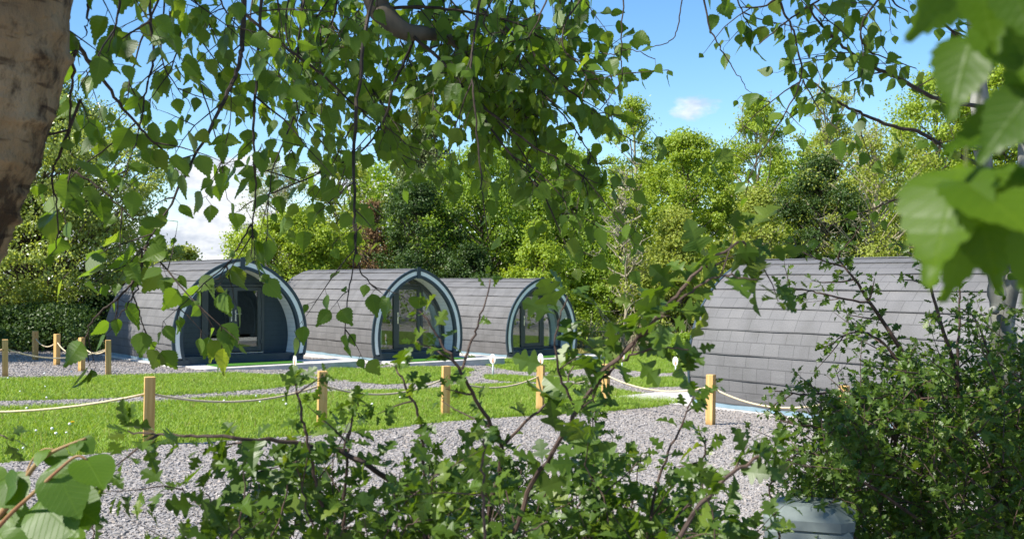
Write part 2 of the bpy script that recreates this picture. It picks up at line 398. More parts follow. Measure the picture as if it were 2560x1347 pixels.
def toothed(pts, amp=0.035):
    out = []
    for i, (a, w) in enumerate(pts):
        out.append((a, w))
        if i < len(pts) - 1 and i > 0:
            a2, w2 = pts[i + 1]
            out.append((a + (a2 - a) * 0.75, max(0.0, w + (w2 - w) * 0.75 + amp)))
            out.append((a + (a2 - a) * 0.85, max(0.0, w + (w2 - w) * 0.85 - amp * 0.3)))
    return out
T_BIRCH = strip_template(toothed([(0.0, 0.012), (0.05, 0.13), (0.13, 0.27), (0.24, 0.37), (0.35, 0.39), (0.47, 0.345), (0.59, 0.27), (0.71, 0.18), (0.83, 0.09), (1.0, 0.004)], 0.045), 0.14, 0.13)
T_HAW = strip_template([(0.0, 0.012), (0.18, 0.03), (0.27, 0.10), (0.37, 0.33), (0.43, 0.40), (0.49, 0.33), (0.515, 0.15), (0.56, 0.14), (0.65, 0.32), (0.70, 0.34), (0.76, 0.26), (0.785, 0.13), (0.85, 0.19), (0.91, 0.17), (0.96, 0.08), (1.0, 0.01)], 0.2, 0.25,
                       [0.0, 0.16, 0.22, 0.27, 0.33, 0.40, 0.46, 0.51, 0.56, 0.61, 0.67, 0.73, 0.80, 0.87, 0.94, 1.0])
T_HAW_S = strip_template([(0.0, 0.015), (0.25, 0.08), (0.42, 0.38), (0.52, 0.15), (0.68, 0.33), (0.78, 0.14), (0.9, 0.18), (1.0, 0.01)], 0.2, 0.25,
                         [0.0, 0.18, 0.30, 0.46, 0.60, 0.73, 0.86, 1.0])
T_HAZEL = strip_template(toothed([(-0.02, 0.015), (-0.07, 0.17), (0.02, 0.33), (0.15, 0.43), (0.30, 0.475), (0.46, 0.46), (0.6, 0.41), (0.72, 0.33), (0.82, 0.23), (0.91, 0.10), (1.0, 0.004)], 0.022), 0.10, 0.25,
                         None)
T_DIA = (np.array([(0, 0, 0), (0.36, 0.45, 0.10), (0, 1, -0.08), (-0.36, 0.45, 0.10)]), np.array([(0, 1, 2), (0, 2, 3)]), None)

def leaves(name, T, pos, dr, nr, size, mat, parent=None, offset=None, smooth=False, zvar=False):
    tv, tf, tuv = T
    pos = np.asarray(pos, float); dr = unit(np.asarray(dr, float)); nr = np.asarray(nr, float)
    size = np.asarray(size, float)
    nr = unit(nr - dr * (nr * dr).sum(1, keepdims=True)); sd = np.cross(dr, nr)
    n, k = len(pos), len(tv)
    zf = NR.normal(1.0, 1.1, n)[:, None, None] if zvar else 1.0; xf = NR.uniform(0.78, 1.12, n)[:, None, None] if zvar else 1.0
    V = pos[:, None, :] + size[:, None, None] * (xf * tv[None, :, 0:1] * sd[:, None, :] + tv[None, :, 1:2] * dr[:, None, :] + zf * tv[None, :, 2:3] * nr[:, None, :])
    Fs = (tf[None] + (np.arange(n) * k)[:, None, None]).reshape(-1, tf.shape[1])
    uv = None if tuv is None else np.tile(tuv, (n, 1))
    return np_mesh(name, V.reshape(-1, 3), [Fs], mat, parent, uv=uv, offset=offset, smooth=smooth)

# ------------------------------------------------------------------ world, sun, camera
SUN = Vector((-0.62, -0.29, 0.73)).normalized()
el = math.asin(SUN.z); az = math.atan2(SUN.x, SUN.y)
w = bpy.data.worlds.new('World'); SC.world = w; w.use_nodes = True
nt = w.node_tree; nt.nodes.clear()
wo = N(nt, 'ShaderNodeOutputWorld'); bgn = N(nt, 'ShaderNodeBackground'); bgn.inputs[1].default_value = 0.10
sky = N(nt, 'ShaderNodeTexSky'); sky.sky_type = 'NISHITA'; sky.sun_disc = False
sky.sun_elevation = el; sky.sun_rotation = az; sky.air_density = 1.0; sky.dust_density = 0.05; sky.ozone_density = 3.5
tc = N(nt, 'ShaderNodeTexCoord'); sx = N(nt, 'ShaderNodeSeparateXYZ'); nt.links.new(tc.outputs['Generated'], sx.inputs[0])
# clouds: noise in direction space, kept to the low sky, thickest to the left of the view
mp = N(nt, 'ShaderNodeMapping'); mp.inputs['Scale'].default_value = (1, 1, 2.1); mp.inputs['Location'].default_value = (0.33, 0.0, 0.1)
nt.links.new(tc.outputs['Generated'], mp.inputs[0])
cn = noise(nt, mp.outputs[0], 9.0, 8, 0.58)
lowm = ramp(nt, [(0.0, (0.5, 0.5, 0.5)), (0.06, (0.5, 0.5, 0.5)), (0.105, (0.22, 0.22, 0.22)), (0.14, (0.0, 0.0, 0.0)), (1.0, (0.0, 0.0, 0.0))])
nt.links.new(sx.outputs[2], lowm.inputs[0])
azm = N(nt, 'ShaderNodeMapRange'); azm.inputs[1].default_value = 0.0; azm.inputs[2].default_value = -0.22; azm.inputs[3].default_value = -0.3; azm.inputs[4].default_value = 0.12
nt.links.new(sx.outputs[0], azm.inputs[0])
s1 = N(nt, 'ShaderNodeMath', operation='ADD'); nt.links.new(lowm.outputs[0], s1.inputs[0]); nt.links.new(azm.outputs[0], s1.inputs[1])
s2 = N(nt, 'ShaderNodeMath', operation='MULTIPLY_ADD'); nt.links.new(s1.outputs[0], s2.inputs[0]); s2.inputs[1].default_value = 0.42; nt.links.new(cn, s2.inputs[2])
cm0 = ramp(nt, [(0.655, (0, 0, 0)), (0.74, (1, 1, 1))]); nt.links.new(s2.outputs[0], cm0.inputs[0])
hm = ramp(nt, [(0.11, (1, 1, 1)), (0.15, (0, 0, 0))]); nt.links.new(sx.outputs[2], hm.inputs[0])
cm = N(nt, 'ShaderNodeMath', operation='MULTIPLY'); nt.links.new(cm0.outputs[0], cm.inputs[0]); nt.links.new(hm.outputs[0], cm.inputs[1])
# one small wisp right of centre
vd = N(nt, 'ShaderNodeVectorMath', operation='SUBTRACT'); nt.links.new(tc.outputs['Generated'], vd.inputs[0])
wd = Vector(P(1735, 268, 1.0)) - Vector((0, 0, CAMZ)); wd.normalize(); vd.inputs[1].default_value = wd
vs = N(nt, 'ShaderNodeVectorMath', operation='MULTIPLY'); nt.links.new(vd.outputs[0], vs.inputs[0]); vs.inputs[1].default_value = (26, 26, 55)
vl = N(nt, 'ShaderNodeVectorMath', operation='LENGTH'); nt.links.new(vs.outputs[0], vl.inputs[0])
wn = noise(nt, mp.outputs[0], 30.0, 5, 0.6)
ws = N(nt, 'ShaderNodeMath', operation='MULTIPLY_ADD'); nt.links.new(wn, ws.inputs[0]); ws.inputs[1].default_value = -1.6; nt.links.new(vl.outputs[1], ws.inputs[2])
wr = ramp(nt, [(0.0, (0.75, 0.75, 0.75)), (0.4, (0, 0, 0))]); 
wa = N(nt, 'ShaderNodeMath', operation='ADD'); nt.links.new(ws.outputs[0], wa.inputs[0]); wa.inputs[1].default_value = 0.55
nt.links.new(wa.outputs[0], wr.inputs[0])
cx = N(nt, 'ShaderNodeMath', operation='MAXIMUM'); nt.links.new(cm.outputs[0], cx.inputs[0]); nt.links.new(wr.outputs[0], cx.inputs[1])
hsv = N(nt, 'ShaderNodeHueSaturation'); hsv.inputs['Saturation'].default_value = 1.2; hsv.inputs['Value'].default_value = 1.0
nt.links.new(sky.outputs[0], hsv.inputs['Color'])
ccol = ramp(nt, [(0.38, (3.3, 3.6, 4.1)), (0.55, (5.6, 5.7, 5.8))])
cn2 = noise(nt, mp.outputs[0], 16.0, 5, 0.6); nt.links.new(cn2, ccol.inputs[0])
mxs = N(nt, 'ShaderNodeMixRGB'); nt.links.new(cx.outputs[0], mxs.inputs[0]); nt.links.new(hsv.outputs[0], mxs.inputs[1]); nt.links.new(ccol.outputs[0], mxs.inputs[2])
nt.links.new(mxs.outputs[0], bgn.inputs[0]); nt.links.new(bgn.outputs[0], wo.inputs[0])

sd = bpy.data.lights.new('sun', 'SUN'); sd.energy = 5.0; sd.angle = math.radians(0.53); sd.color = (1.0, 0.95, 0.86)
so = bpy.data.objects.new('sun', sd); COL.objects.link(so); so.rotation_euler = SUN.to_track_quat('Z', 'Y').to_euler(); so.location = (-20, -5, 30)

cam = bpy.data.cameras.new('camera'); co = bpy.data.objects.new('camera', cam); COL.objects.link(co)
cam.sensor_width = 36; cam.lens = F / 2560 * 36; cam.clip_end = 2000; cam.clip_start = 0.05
co.location = (0, 0, CAMZ); co.rotation_euler = (math.pi / 2 + PITCH, 0, 0); SC.camera = co
cam.dof.use_dof = True; cam.dof.focus_distance = 5.0; cam.dof.aperture_fstop = 14.0
SC.view_settings.view_transform = 'Standard'; SC.view_settings.look = 'None'; SC.view_settings.exposure = 1.05; SC.view_settings.gamma = 1
SC.cycles.max_bounces = 10; SC.cycles.transparent_max_bounces = 12; SC.cycles.transmission_bounces = 6
SC.cycles.use_denoising = True
SC.cycles.sample_clamp_indirect = 6.0

# ------------------------------------------------------------------ ground
def ground_grid(xs, ys, dz=0.0):
    X, Y = np.meshgrid(xs, ys); Z = terr(X, Y) + dz
    V = np.stack([X, Y, Z], -1).reshape(-1, 3); nx, ny = len(xs), len(ys)
    i = np.arange(nx - 1)[None, :] + (np.arange(ny - 1) * nx)[:, None]
    return V, np.stack([i, i + 1, i + nx + 1, i + nx], -1).reshape(-1, 4)
xs = np.concatenate([[-900, -300, -120, -60, -40], np.arange(-30, 30.1, 1.0), [40, 60, 120, 300, 900]])
ys = np.concatenate([[-300, -60, -20], np.arange(-10, 61, 1.0), [80, 120, 250, 900]])
V, Q = ground_grid(xs, ys)
tag(np_mesh('ground', V, [Q], M['gravel'], smooth=True), kind='structure')

def poly_px(pts): return [tuple(G(a, b)[:2]) for a, b in pts]
LAWNS = [poly_px(p) for p in [
 [(-500,1200),(0,1160),(130,1149),(250,1136),(340,1122),(430,1112),(600,1101),(800,1088),(950,1076),(1100,1056),(1350,1039),(1500,1031),(1640,1018),(1705,1006),(1650,992),(1590,984),(1540,975),(1420,966),(1280,960),(1150,966),(1050,976),(900,980),(800,986),(650,992),(500,1001),(340,1009),(200,1016),(0,1024),(-500,1036)],
 [(-500,1012),(0,1004),(200,999),(340,993),(500,985),(650,974),(760,962),(795,953),(760,943),(650,938),(560,934),(440,936),(280,942),(100,946),(0,948),(-500,956)],
 [(835,921),(900,923),(1000,919),(1130,918),(1185,927),(1150,946),(1060,957),(960,962),(880,956),(800,942),(812,930)],
 [(1170,906),(1260,899),(1420,896),(1480,884),(1600,880),(1724,884),(1726,929),(1640,935),(1560,924),(1480,919),(1400,930),(1300,931),(1240,922)],
 [(1195,946),(1230,938),(1330,944),(1480,946),(1500,951),(1330,956),(1240,954)],
 [(1560,955),(1600,943),(1722,943),(1724,966),(1600,970)],
]]
LAWNS.append([(6.8, 23.5), (24, 12), (26, 40), (9, 41)])
def in_lawn(x, y):
    r = np.zeros(np.shape(x), bool)
    for p in LAWNS: r |= inpoly(x, y, p)
    return r
xs = np.arange(-16, 26, 0.16); ys = np.arange(9.5, 50, 0.16)
X, Y = np.meshgrid(xs, ys)
wob = 0.10 * np.sin(X * 5.1 + Y * 2.3) + 0.06 * np.sin(X * 11.7 - Y * 7.1)
keep = in_lawn(X + wob, Y + wob * 0.7)
ii = np.argwhere(keep[:-1, :-1]); idx = ii[:, 0] * len(xs) + ii[:, 1]; nx = len(xs)
Vl = np.stack([X, Y, terr(X, Y) + 0.006], -1).reshape(-1, 3)
Ql = np.stack([idx, idx + 1, idx + nx + 1, idx + nx], -1)
used, inv = np.unique(Ql, return_inverse=True)
tag(np_mesh('lawn', Vl[used], [inv.reshape(Ql.shape)], M['soil'], smooth=True), kind='structure')

def blades(name, mat, pts, h, wd, lean=0.5, kind='stuff', label=None):
    n = len(pts); x, y = pts[:, 0], pts[:, 1]
    b = np.stack([x, y, terr(x, y) + 0.015], -1)
    a = NR.uniform(0, 2 * np.pi, n); s = np.stack([np.cos(a), np.sin(a), np.zeros(n)], -1) * (wd * NR.uniform(0.6, 1.2, n))[:, None]
    hh = h * NR.uniform(0.5, 1.25, n)
    l = NR.normal(0, lean, (n, 2)) * hh[:, None]
    t = b + np.stack([l[:, 0], l[:, 1], hh], -1)
    mid = b * 0.5 + t * 0.5; mid[:, :2] -= l * 0.22
    V = np.stack([b - s, b + s, mid + s * 0.8, mid - s * 0.8, t], 1).reshape(-1, 3)
    o = (np.arange(n) * 5)[:, None]
    q = o + np.array([[0, 1, 2, 3]]); tr = o + np.array([[3, 2, 4]])
    o_ = np_mesh(name, V, [q, tr], mat)
    return tag(o_, label, None, None, kind)
allp = []
for p, dens in zip(LAWNS, (1900, 1250, 1000, 650, 900, 900, 60)):
    a = np.array(p); x0, y0 = a.min(0); x1, y1 = a.max(0)
    x0 = max(x0, -14)
    n = int((x1 - x0) * (y1 - y0) * dens)
    q = np.stack([NR.uniform(x0, x1, n), NR.uniform(y0, y1, n)], -1)
    wq = 0.12 * np.sin(q[:, 0] * 5.1 + q[:, 1] * 2.3) + NR.normal(0, 0.05, n)
    q = q[inpoly(q[:, 0] + wq, q[:, 1] + wq, p)]
    q = q[np.abs(q[:, 0]) < q[:, 1] * 0.52 + 0.5]
    allp.append(q)
allp = np.concatenate(allp)
dist = allp[:, 1]
patch = 1 + 0.35 * np.sin(allp[:, 0] * 1.7 + 1) * np.sin(allp[:, 1] * 1.3) 
blades('grass', M['grass'], allp, 0.055 * patch, 0.0035 + 0.00016 * dist, 0.55)
print('grass', len(allp))
q = allp[NR.uniform(0, 1, len(allp)) < 0.006]
blades('seed_stalks', M['rough_grass'], q, 0.15, 0.004, 0.3)

# rough verge under the trees
V, Q = ground_grid(np.arange(-30, 31, 1.0), np.arange(41, 90, 1.0), 0.012)
m_ = (V[Q[:, 0]][:, 1] > 43.0 - 0.0)
tag(np_mesh('verge', V, [Q[m_]], M['verge'], smooth=True), kind='structure')
q = np.stack([NR.uniform(-6, 14, 46000), NR.uniform(39.5, 52, 46000)], -1)
blades('rough_grass', M['rough_grass'], q[~in_lawn(q[:, 0], q[:, 1])], 0.16, 0.012, 0.6)

# slate chips
def chips(pts, size):
    n = len(pts); a = NR.uniform(0, 2 * np.pi, n)
    ca, sa = np.cos(a), np.sin(a)
    L = size * NR.uniform(0.6, 1.5, n); W = L * NR.uniform(0.4, 0.75, n); H = L * NR.uniform(0.08, 0.18, n)
    tx = NR.normal(0, 0.17, n); ty = NR.normal(0, 0.17, n)
    cor = np.array([(-.5, -.5), (.5, -.42), (.42, .5), (-.46, .44)])
    top = np.zeros((n, 4, 3)); bot = np.zeros((n, 4, 3))
    for k, (u, v) in enumerate(cor):
        u = u * (1 + NR.uniform(-.3, .3, n)) * L; v = v * (1 + NR.uniform(-.3, .3, n)) * W
        x = u * ca - v * sa; y = u * sa + v * ca; z = x * tx + y * ty
        top[:, k] = np.stack([x * .92, y * .92, z + H], -1); bot[:, k] = np.stack([x, y, z * 1.0 - 0.006], -1)
    base = np.stack([pts[:, 0], pts[:, 1], terr(pts[:, 0], pts[:, 1]) + NR.uniform(0, 0.012, n)], -1)
    V = np.concatenate([bot, top], 1) + base[:, None]
    o = (np.arange(n) * 8)[:, None, None]
    f = np.array([[4, 5, 6, 7], [0, 1, 5, 4], [1, 2, 6, 5], [2, 3, 7, 6], [3, 0, 4, 7]])[None] + o
    return V.reshape(-1, 3), f.reshape(-1, 4)
cp = []
for (x0, x1, y0, y1, dens) in ((-6.5, 6, 6.8, 12, 2900), (-9, 9, 12, 17, 1100), (-14, 7, 17, 33, 300)):
    n = int((x1 - x0) * (y1 - y0) * dens); q = np.stack([NR.uniform(x0, x1, n), NR.uniform(y0, y1, n)], -1)
    q = q[np.abs(q[:, 0]) < q[:, 1] * 0.5 + 0.3]
    q = q[~in_lawn(q[:, 0], q[:, 1])]; cp.append(q)
cp = np.concatenate(cp); print('chips', len(cp))
V, Q = chips(cp, 0.022 + 0.0006 * cp[:, 1])
tag(np_mesh('gravel_chips', V, [Q], M['chips']), kind='stuff')

# ------------------------------------------------------------------ pods
HP = [(1.68, 0), (1.735, .2), (1.775, .48), (1.775, .75), (1.735, 1.05), (1.645, 1.35), (1.505, 1.63), (1.31, 1.89), (1.06, 2.13), (.77, 2.335), (.45, 2.49), (.2, 2.57), (0, 2.6)]
def profile(hs, off, n=40):
    half = spline([Vector((a * hs, 0, b)) for a, b in HP], n)
    pts = [(-p.x, p.z) for p in half] + [(p.x, p.z) for p in half[-2::-1]]
    out = []
    for i, (x, z) in enumerate(pts):
        a = pts[max(i - 1, 0)]; b = pts[min(i + 1, len(pts) - 1)]
        tx, tz = b[0] - a[0], b[1] - a[1]; l = math.hypot(tx, tz)
        nx_, nz_ = tz / l, -tx / l            # inward normal
        out.append((x + nx_ * off, z + nz_ * off))
    return out
def ring(mb, hs, o0, o1, y0, y1, zmin):
    A = [(x, max(z, zmin)) for x, z in profile(hs, o0)]; B = [(x, max(z, zmin)) for x, z in profile(hs, o1)]
    n = len(A); vs = []
    for (a, b) in zip(A, B):
        vs += [(a[0], y0, a[1]), (b[0], y0, b[1]), (b[0], y1, b[1]), (a[0], y1, a[1])]
    fs = []
    for i in range(n - 1):
        p, q = 4 * i, 4 * i + 4
        if abs(A[i][1] - A[i+1][1]) + abs(A[i][0] - A[i+1][0]) < 1e-6: continue
        for k in range(4):
            k2 = (k + 1) % 4; fs.append((p + k, p + k2, q + k2, q + k))
    fs += [(0, 1, 2, 3), tuple(4 * (n - 1) + k for k in (3, 2, 1, 0))]
    mb.add(vs, fs)

RZ = math.atan2(0.612, 0.791)
def make_pod(name, loc, rz, hs, L, kind, label):
    rnd = random.Random(len(name) + int(loc[0] * 10))
    root = empty(name, loc, rz, label=label, cat='camping pod', group='rounded timber camping pods')
    # roof: overlapping shingle courses
    prof = profile(hs, 0.0, 60); m = len(prof)
    arc = [0.0]
    for i in range(1, m): arc.append(arc[-1] + math.hypot(prof[i][0] - prof[i-1][0], prof[i][1] - prof[i-1][1]))
    tot = arc[-1]; half = tot / 2
    def at(s, off):
        s = min(max(s, 0), tot); k = max(1, min(m - 1, int(np.searchsorted(arc, s))))
        t = (s - arc[k-1]) / max(1e-9, arc[k] - arc[k-1])
        x = prof[k-1][0] + (prof[k][0] - prof[k-1][0]) * t; z = prof[k-1][1] + (prof[k][1] - prof[k-1][1]) * t
        tx, tz = prof[k][0] - prof[k-1][0], prof[k][1] - prof[k-1][1]; l = math.hypot(tx, tz)
        return x - tz / l * off, z + tx / l * off
    mb = MB(); NC = 8; s_start = 0.10; ch = (half - s_start) / NC; NY = 18
    for side in (0, 1):
        for c in range(NC):
            s0 = s_start + c * ch - 0.012; s1 = s_start + (c + 1) * ch + 0.012
            vs = []; uvs = []; K = 4
            wob = [rnd.uniform(-0.009, 0.012) for _ in range(NY + 1)]; wo2 = [rnd.uniform(-0.004, 0.004) for _ in range(NY + 1)]
            for j in range(NY + 1):
                y = L * j / NY
                for k in range(-1, K + 1):
                    if k == -1: s, off = s0 + 0.004 + wo2[j], 0.0
                    else:
                        f = k / K; s = s0 + (s1 - s0) * f + wo2[j] * (1 - f); off = 0.024 * (1 - f) + 0.003 + (wob[j] * (1 - f) if k < 2 else 0)
                    x, z = at(s, off)
                    if side: x = -x
                    vs.append((x, y, z)); uvs.append((y + c * 0.17, (s - s_start) / ch * 0.295))
            fs = []
            W = K + 2
            for j in range(NY):
                for k in range(W - 1):
                    q = (j*W+k, (j+1)*W+k, (j+1)*W+k+1, j*W+k+1)
                    fs.append(q if side else q[::-1])
            mb.add(vs, fs, uvs)
    # ridge cap
    vs = []; uvs = []
    for j in range(NY + 1):
        y = L * j / NY
        for k in range(5):
            x, z = at(half - 0.13 + 0.065 * k, 0.022 + rnd.uniform(-0.003, 0.003)); vs.append((x, y, z)); uvs.append((y, k * 0.065))
    mb.add(vs, [(j*5+k, j*5+k+1, (j+1)*5+k+1, (j+1)*5+k) for j in range(NY) for k in range(4)], uvs)
    mb.build('roof', M['shingle'], root)
    # dark structural shell under the shingles, closes the sides
    mb = MB()
    A = profile(hs, 0.012); B = profile(hs, 0.10); n = len(A)
    vs = []
    for (x, z) in A: vs += [(x, 0.02, z), (x, L - 0.02, z)]
    mb.add(vs, [(2*i, 2*i+1, 2*i+3, 2*i+2) for i in range(n - 1)])
    vs = []
    for (x, z) in B: vs += [(x, 0.62, z), (x, L - 0.1, z)]
    mb.add(vs, [(2*i, 2*i+2, 2*i+3, 2*i+1) for i in range(n - 1)])
    mb.add([(-1.6*hs, 0.62, 0.2), (1.6*hs, 0.62, 0.2), (1.6*hs, L-0.1, 0.2), (-1.6*hs, L-0.1, 0.2)], [(0, 1, 2, 3)])
    if kind != 'back_away':
        mb.box(-0.9, 0.5, L - 2.2, L - 0.4, 0.2, 0.65, 0.03); mb.box(-0.9, 0.5, L - 0.45, L - 0.3, 0.65, 1.1, 0.03)
    mb.build('inner_shell', M['interior'], root)
    mb = MB(); vs = [(x, L, z) for x, z in profile(hs, -0.01)]
    mb.add(vs, [tuple(range(len(vs)))[::-1]]); vs = [(x, L - 0.1, z) for x, z in profile(hs, 0.1)]
    mb.add(vs, [tuple(range(len(vs)))]); mb.build('back_wall', M['wall_boards'], root)
    # skirting boards
    mb = MB()
    for s in (-1, 1):
        x0, x1 = sorted((s * 1.66 * hs, s * 1.725 * hs)); mb.box(x0, x1, 0.03, L, 0.0, 0.125)
    mb.build('skirting', M['skirting'], root)
    # front arch
    mb = MB(); ring(mb, hs, -0.030, 0.05, -0.05, -0.002, 0.12); ring(mb, hs, 0.165, 0.24, -0.05, 0.07, 0.12)
    ring(mb, hs, 0.05, 0.165, 0.0, 0.05, 0.12)
    mb.box(-0.06, 0.06, -0.072, -0.052, 2.33, 2.66)
    mb.box(-1.70*hs, -1.38*hs, -0.03, 0.05, 0.0, 0.118); mb.box(1.38*hs, 1.70*hs, -0.03, 0.05, 0.0, 0.118)
    mb.build('arch_frame', M['dark_paint'], root)
    if kind == 'back_away':
        mb = MB(); vs = [(x, 0.03, max(z, 0.125)) for x, z in profile(hs, 0.02)]; mb.add(vs, [tuple(range(len(vs)))]); mb.build('end_wall', M['wall_boards'], root)
        return root
    mb = MB(); ring(mb, hs, 0.052, 0.163, -0.04, -0.003, 0.17); mb.build('pale_fascia', M['pale_paint'], root)
    # soffit lining of the porch, boards running round the arch
    mb = MB(); pr = profile(hs, 0.238); sarc = 0; vs = []; uvs = []
    for i, (x, z) in enumerate(pr):
        if i: sarc += math.hypot(x - pr[i-1][0], z - pr[i-1][1])
        vs += [(x, 0.07, max(z, 0.13)), (x, 0.60, max(z, 0.13))]; uvs += [(0.0, sarc), (0.53, sarc)]
    mb.add(vs, [(2*i, 2*i+2, 2*i+3, 2*i+1) for i in range(len(pr) - 1)], uvs); mb.build('porch_lining', M['lining'], root)
    mb = MB(); mb.box(-1.45*hs, 1.45*hs, 0.05, 0.62, 0.0, 0.19); mb.build('porch_floor', M['dark_paint'], root)
    yw = 0.55
    def arch_x(z):  # inner half width of the porch at height z
        best = 0
        for x, zz in pr[:len(pr)//2+1]:
            if zz <= z: best = -x
        return best
    if kind == 'double':
        dw, dh0, dh1 = 0.84, 0.20, 2.18
        # boarded wall either side of and above the doors
        mb = MB()
        left = [(x, max(z, 0.19)) for x, z in pr if x <= -dw]; 
        zt = dh1
        vs = [(x, yw, z) for x, z in left] + [(-dw, yw, min(left[-1][1], 9)), (-dw, yw, 0.19)]
        mb.add(vs, [tuple(range(len(vs)))])
        vs = [(-x, y, z) for x, y, z in vs][::-1]; mb.add(vs, [tuple(range(len(vs)))])
        zl = left[-1][1]; zt = min(zt, zl)
        topp = [(-dw, yw, zt)] + [(x, yw, z) for x, z in pr if -dw < x < dw and z > zt] + [(dw, yw, zt)]
        pass
        mb.add(topp, [tuple(range(len(topp)))])
        mb.build('front_wall', M['wall_boards'], root)
        zt = min(zt, zl)
        mb = MB()
        mb.box(-dw, -dw + 0.06, yw - 0.05, yw + 0.05, dh0, zt, 0.008); mb.box(dw - 0.06, dw, yw - 0.05, yw + 0.05, dh0, zt, 0.008)
        mb.box(-dw + 0.06, dw - 0.06, yw - 0.05, yw + 0.05, zt - 0.06, zt, 0.008)
        mb.build('door_surround', M['upvc'], root)
        mb = MB(); mb.box(-dw + 0.03, dw - 0.03, yw - 0.09, yw - 0.05, dh0 - 0.005, dh0 + 0.02, 0.004); mb.build('threshold', M['steel'], root)
        for s in (-1, 1):
            x0, x1 = (-dw + 0.065, -0.004) if s < 0 else (0.004, dw - 0.065)
            mb = MB(); z0, z1 = dh0 + 0.03, zt - 0.065; st = 0.105
            mb.box(x0, x0 + st, yw - 0.035, yw + 0.035, z0, z1, 0.01); mb.box(x1 - st, x1, yw - 0.035, yw + 0.035, z0, z1, 0.01)
            mb.box(x0 + st, x1 - st, yw - 0.034, yw + 0.034, z0, z0 + 0.13, 0.008); mb.box(x0 + st, x1 - st, yw - 0.034, yw + 0.034, z1 - st, z1, 0.008)
            for hz in (z0 + 0.25, (z0 + z1) / 2, z1 - 0.25):
                hx = x0 - 0.02 if s < 0 else x1 - 0.03
                mb.box(hx, hx + 0.05, yw - 0.055, yw - 0.036, hz - 0.05, hz + 0.05, 0.005)
            d = mb.build('door', M['upvc'], root)
            mb = MB(); mb.box(x0 + st, x1 - st, yw - 0.006, yw + 0.006, z0 + 0.13, z1 - st); mb.build('glass_pane', M['glass'], d)
            mb = MB(); hx = x1 - st / 2 if s < 0 else x0 + st / 2; hz = 1.18
            mb.box(hx - 0.018, hx + 0.018, yw - 0.048, yw - 0.036, hz - 0.16, hz + 0.13, 0.004)
            mb.tube([(hx, yw - 0.05, hz + 0.03), (hx, yw - 0.085, hz + 0.03), (hx + s * 0.03, yw - 0.09, hz + 0.03), (hx + s * 0.14, yw - 0.09, hz + 0.03)], 0.012, 8)
            mb.build('handle', M['steel'], d)
    else:
        # glazed front: arched frame, door in the middle, a pane either side
        mb = MB(); ring(mb, hs, 0.24, 0.30, yw - 0.04, yw + 0.04, 0.20)
        xo = arch_x(0.3)
        mb.box(-xo + 0.0, xo - 0.0, yw - 0.045, yw + 0.045, 0.19, 0.27, 0.008)
        zt = 2.10
        for x in (-0.50, 0.42):
            mb.box(x, x + 0.08, yw - 0.045, yw + 0.045, 0.27, 2.6 - 0.30 - 0.075 - abs(x + 0.04) * 0.22, 0.008)
        mb.box(-0.42, 0.42, yw - 0.044, yw + 0.044, zt, zt + 0.07, 0.008)
        mb.build('window_frame', M['upvc'], root)
        pr2 = profile(hs, 0.29)
        for s in (-1, 1):
            vs = [(x, yw, max(z, 0.26)) for x, z in pr2 if x < -0.46]
            xe = vs[-1]
            vs = vs + [(-0.46, yw, xe[2]), (-0.46, yw, 0.26)]
            if s > 0: vs = [(-x, y, z) for x, y, z in vs][::-1]
            mb = MB(); k = len(vs); mb.add(vs + [(x, y + 0.01, z) for x, y, z in vs], [tuple(range(k)), tuple(range(2*k-1, k-1, -1))] + [(i, (i+1) % k, k + (i+1) % k, k + i) for i in range(k)])
            mb.build('glass_pane', M['glass'], root)
        vs = [(x, yw, z) for x, z in pr2 if -0.42 < x < 0.42 and z > 2.1]
        vs = [(-0.42, yw, 2.17)] + vs + [(0.42, yw, 2.17)]
        mb = MB(); mb.add(vs, [tuple(range(len(vs)))]); mb.build('glass_pane', M['glass'], root)
        mb = MB(); x0, x1, z0, z1, st = -0.415, 0.415, 0.275, 2.095, 0.095
        mb.box(x0, x0 + st, yw - 0.035, yw + 0.035, z0, z1, 0.01); mb.box(x1 - st, x1, yw - 0.035, yw + 0.035, z0, z1, 0.01)
        mb.box(x0 + st, x1 - st, yw - 0.034, yw + 0.034, z0, z0 + 0.12, 0.008); mb.box(x0 + st, x1 - st, yw - 0.034, yw + 0.034, z1 - st, z1, 0.008)
        d = mb.build('door', M['upvc'], root)
        mb = MB(); mb.box(x0 + st, x1 - st, yw - 0.006, yw + 0.006, z0 + 0.12, z1 - st); mb.build('glass_pane', M['glass'], d)
        mb = MB(); hx = x0 + st / 2; hz = 1.2
        mb.box(hx - 0.018, hx + 0.018, yw - 0.048, yw - 0.036, hz - 0.2, hz + 0.14, 0.004)
        mb.tube([(hx, yw - 0.05, hz + 0.03), (hx, yw - 0.085, hz + 0.03), (hx + 0.03, yw - 0.09, hz + 0.03), (hx + 0.14, yw - 0.09, hz + 0.03)], 0.012, 8)
        mb.build('handle', M['steel'], d)
        # curtains gathered to the sides behind the panes
        for s in (-1, 1):
            rows = []; NU = 40; NV = 24; vs = []
            for j in range(NV + 1):
                v = j / NV; z = 0.32 + v * 1.75
                xe = min(arch_x(min(z + 0.1, 2.2)) - 0.12, 1.25)
                tie = math.exp(-((z - 1.15) / 0.28) ** 2)
                topw = max(0.0, min(1.0, (z - 1.15) / 0.7))
                wdt = 0.36 - 0.14 * tie + 0.42 * topw
                xi = max(0.5, xe - wdt)
                for i in range(NU + 1):
                    u = i / NU; x = xi + (xe - xi) * u
                    y = yw + 0.09 + 0.035 * math.sin(u * 38 + 0.6 * math.sin(z * 3))
                    vs.append((s * x, y, z))
            mb = MB(); mb.add(vs, [(j*(NU+1)+i, j*(NU+1)+i+1, (j+1)*(NU+1)+i+1, (j+1)*(NU+1)+i) for j in range(NV) for i in range(NU)])
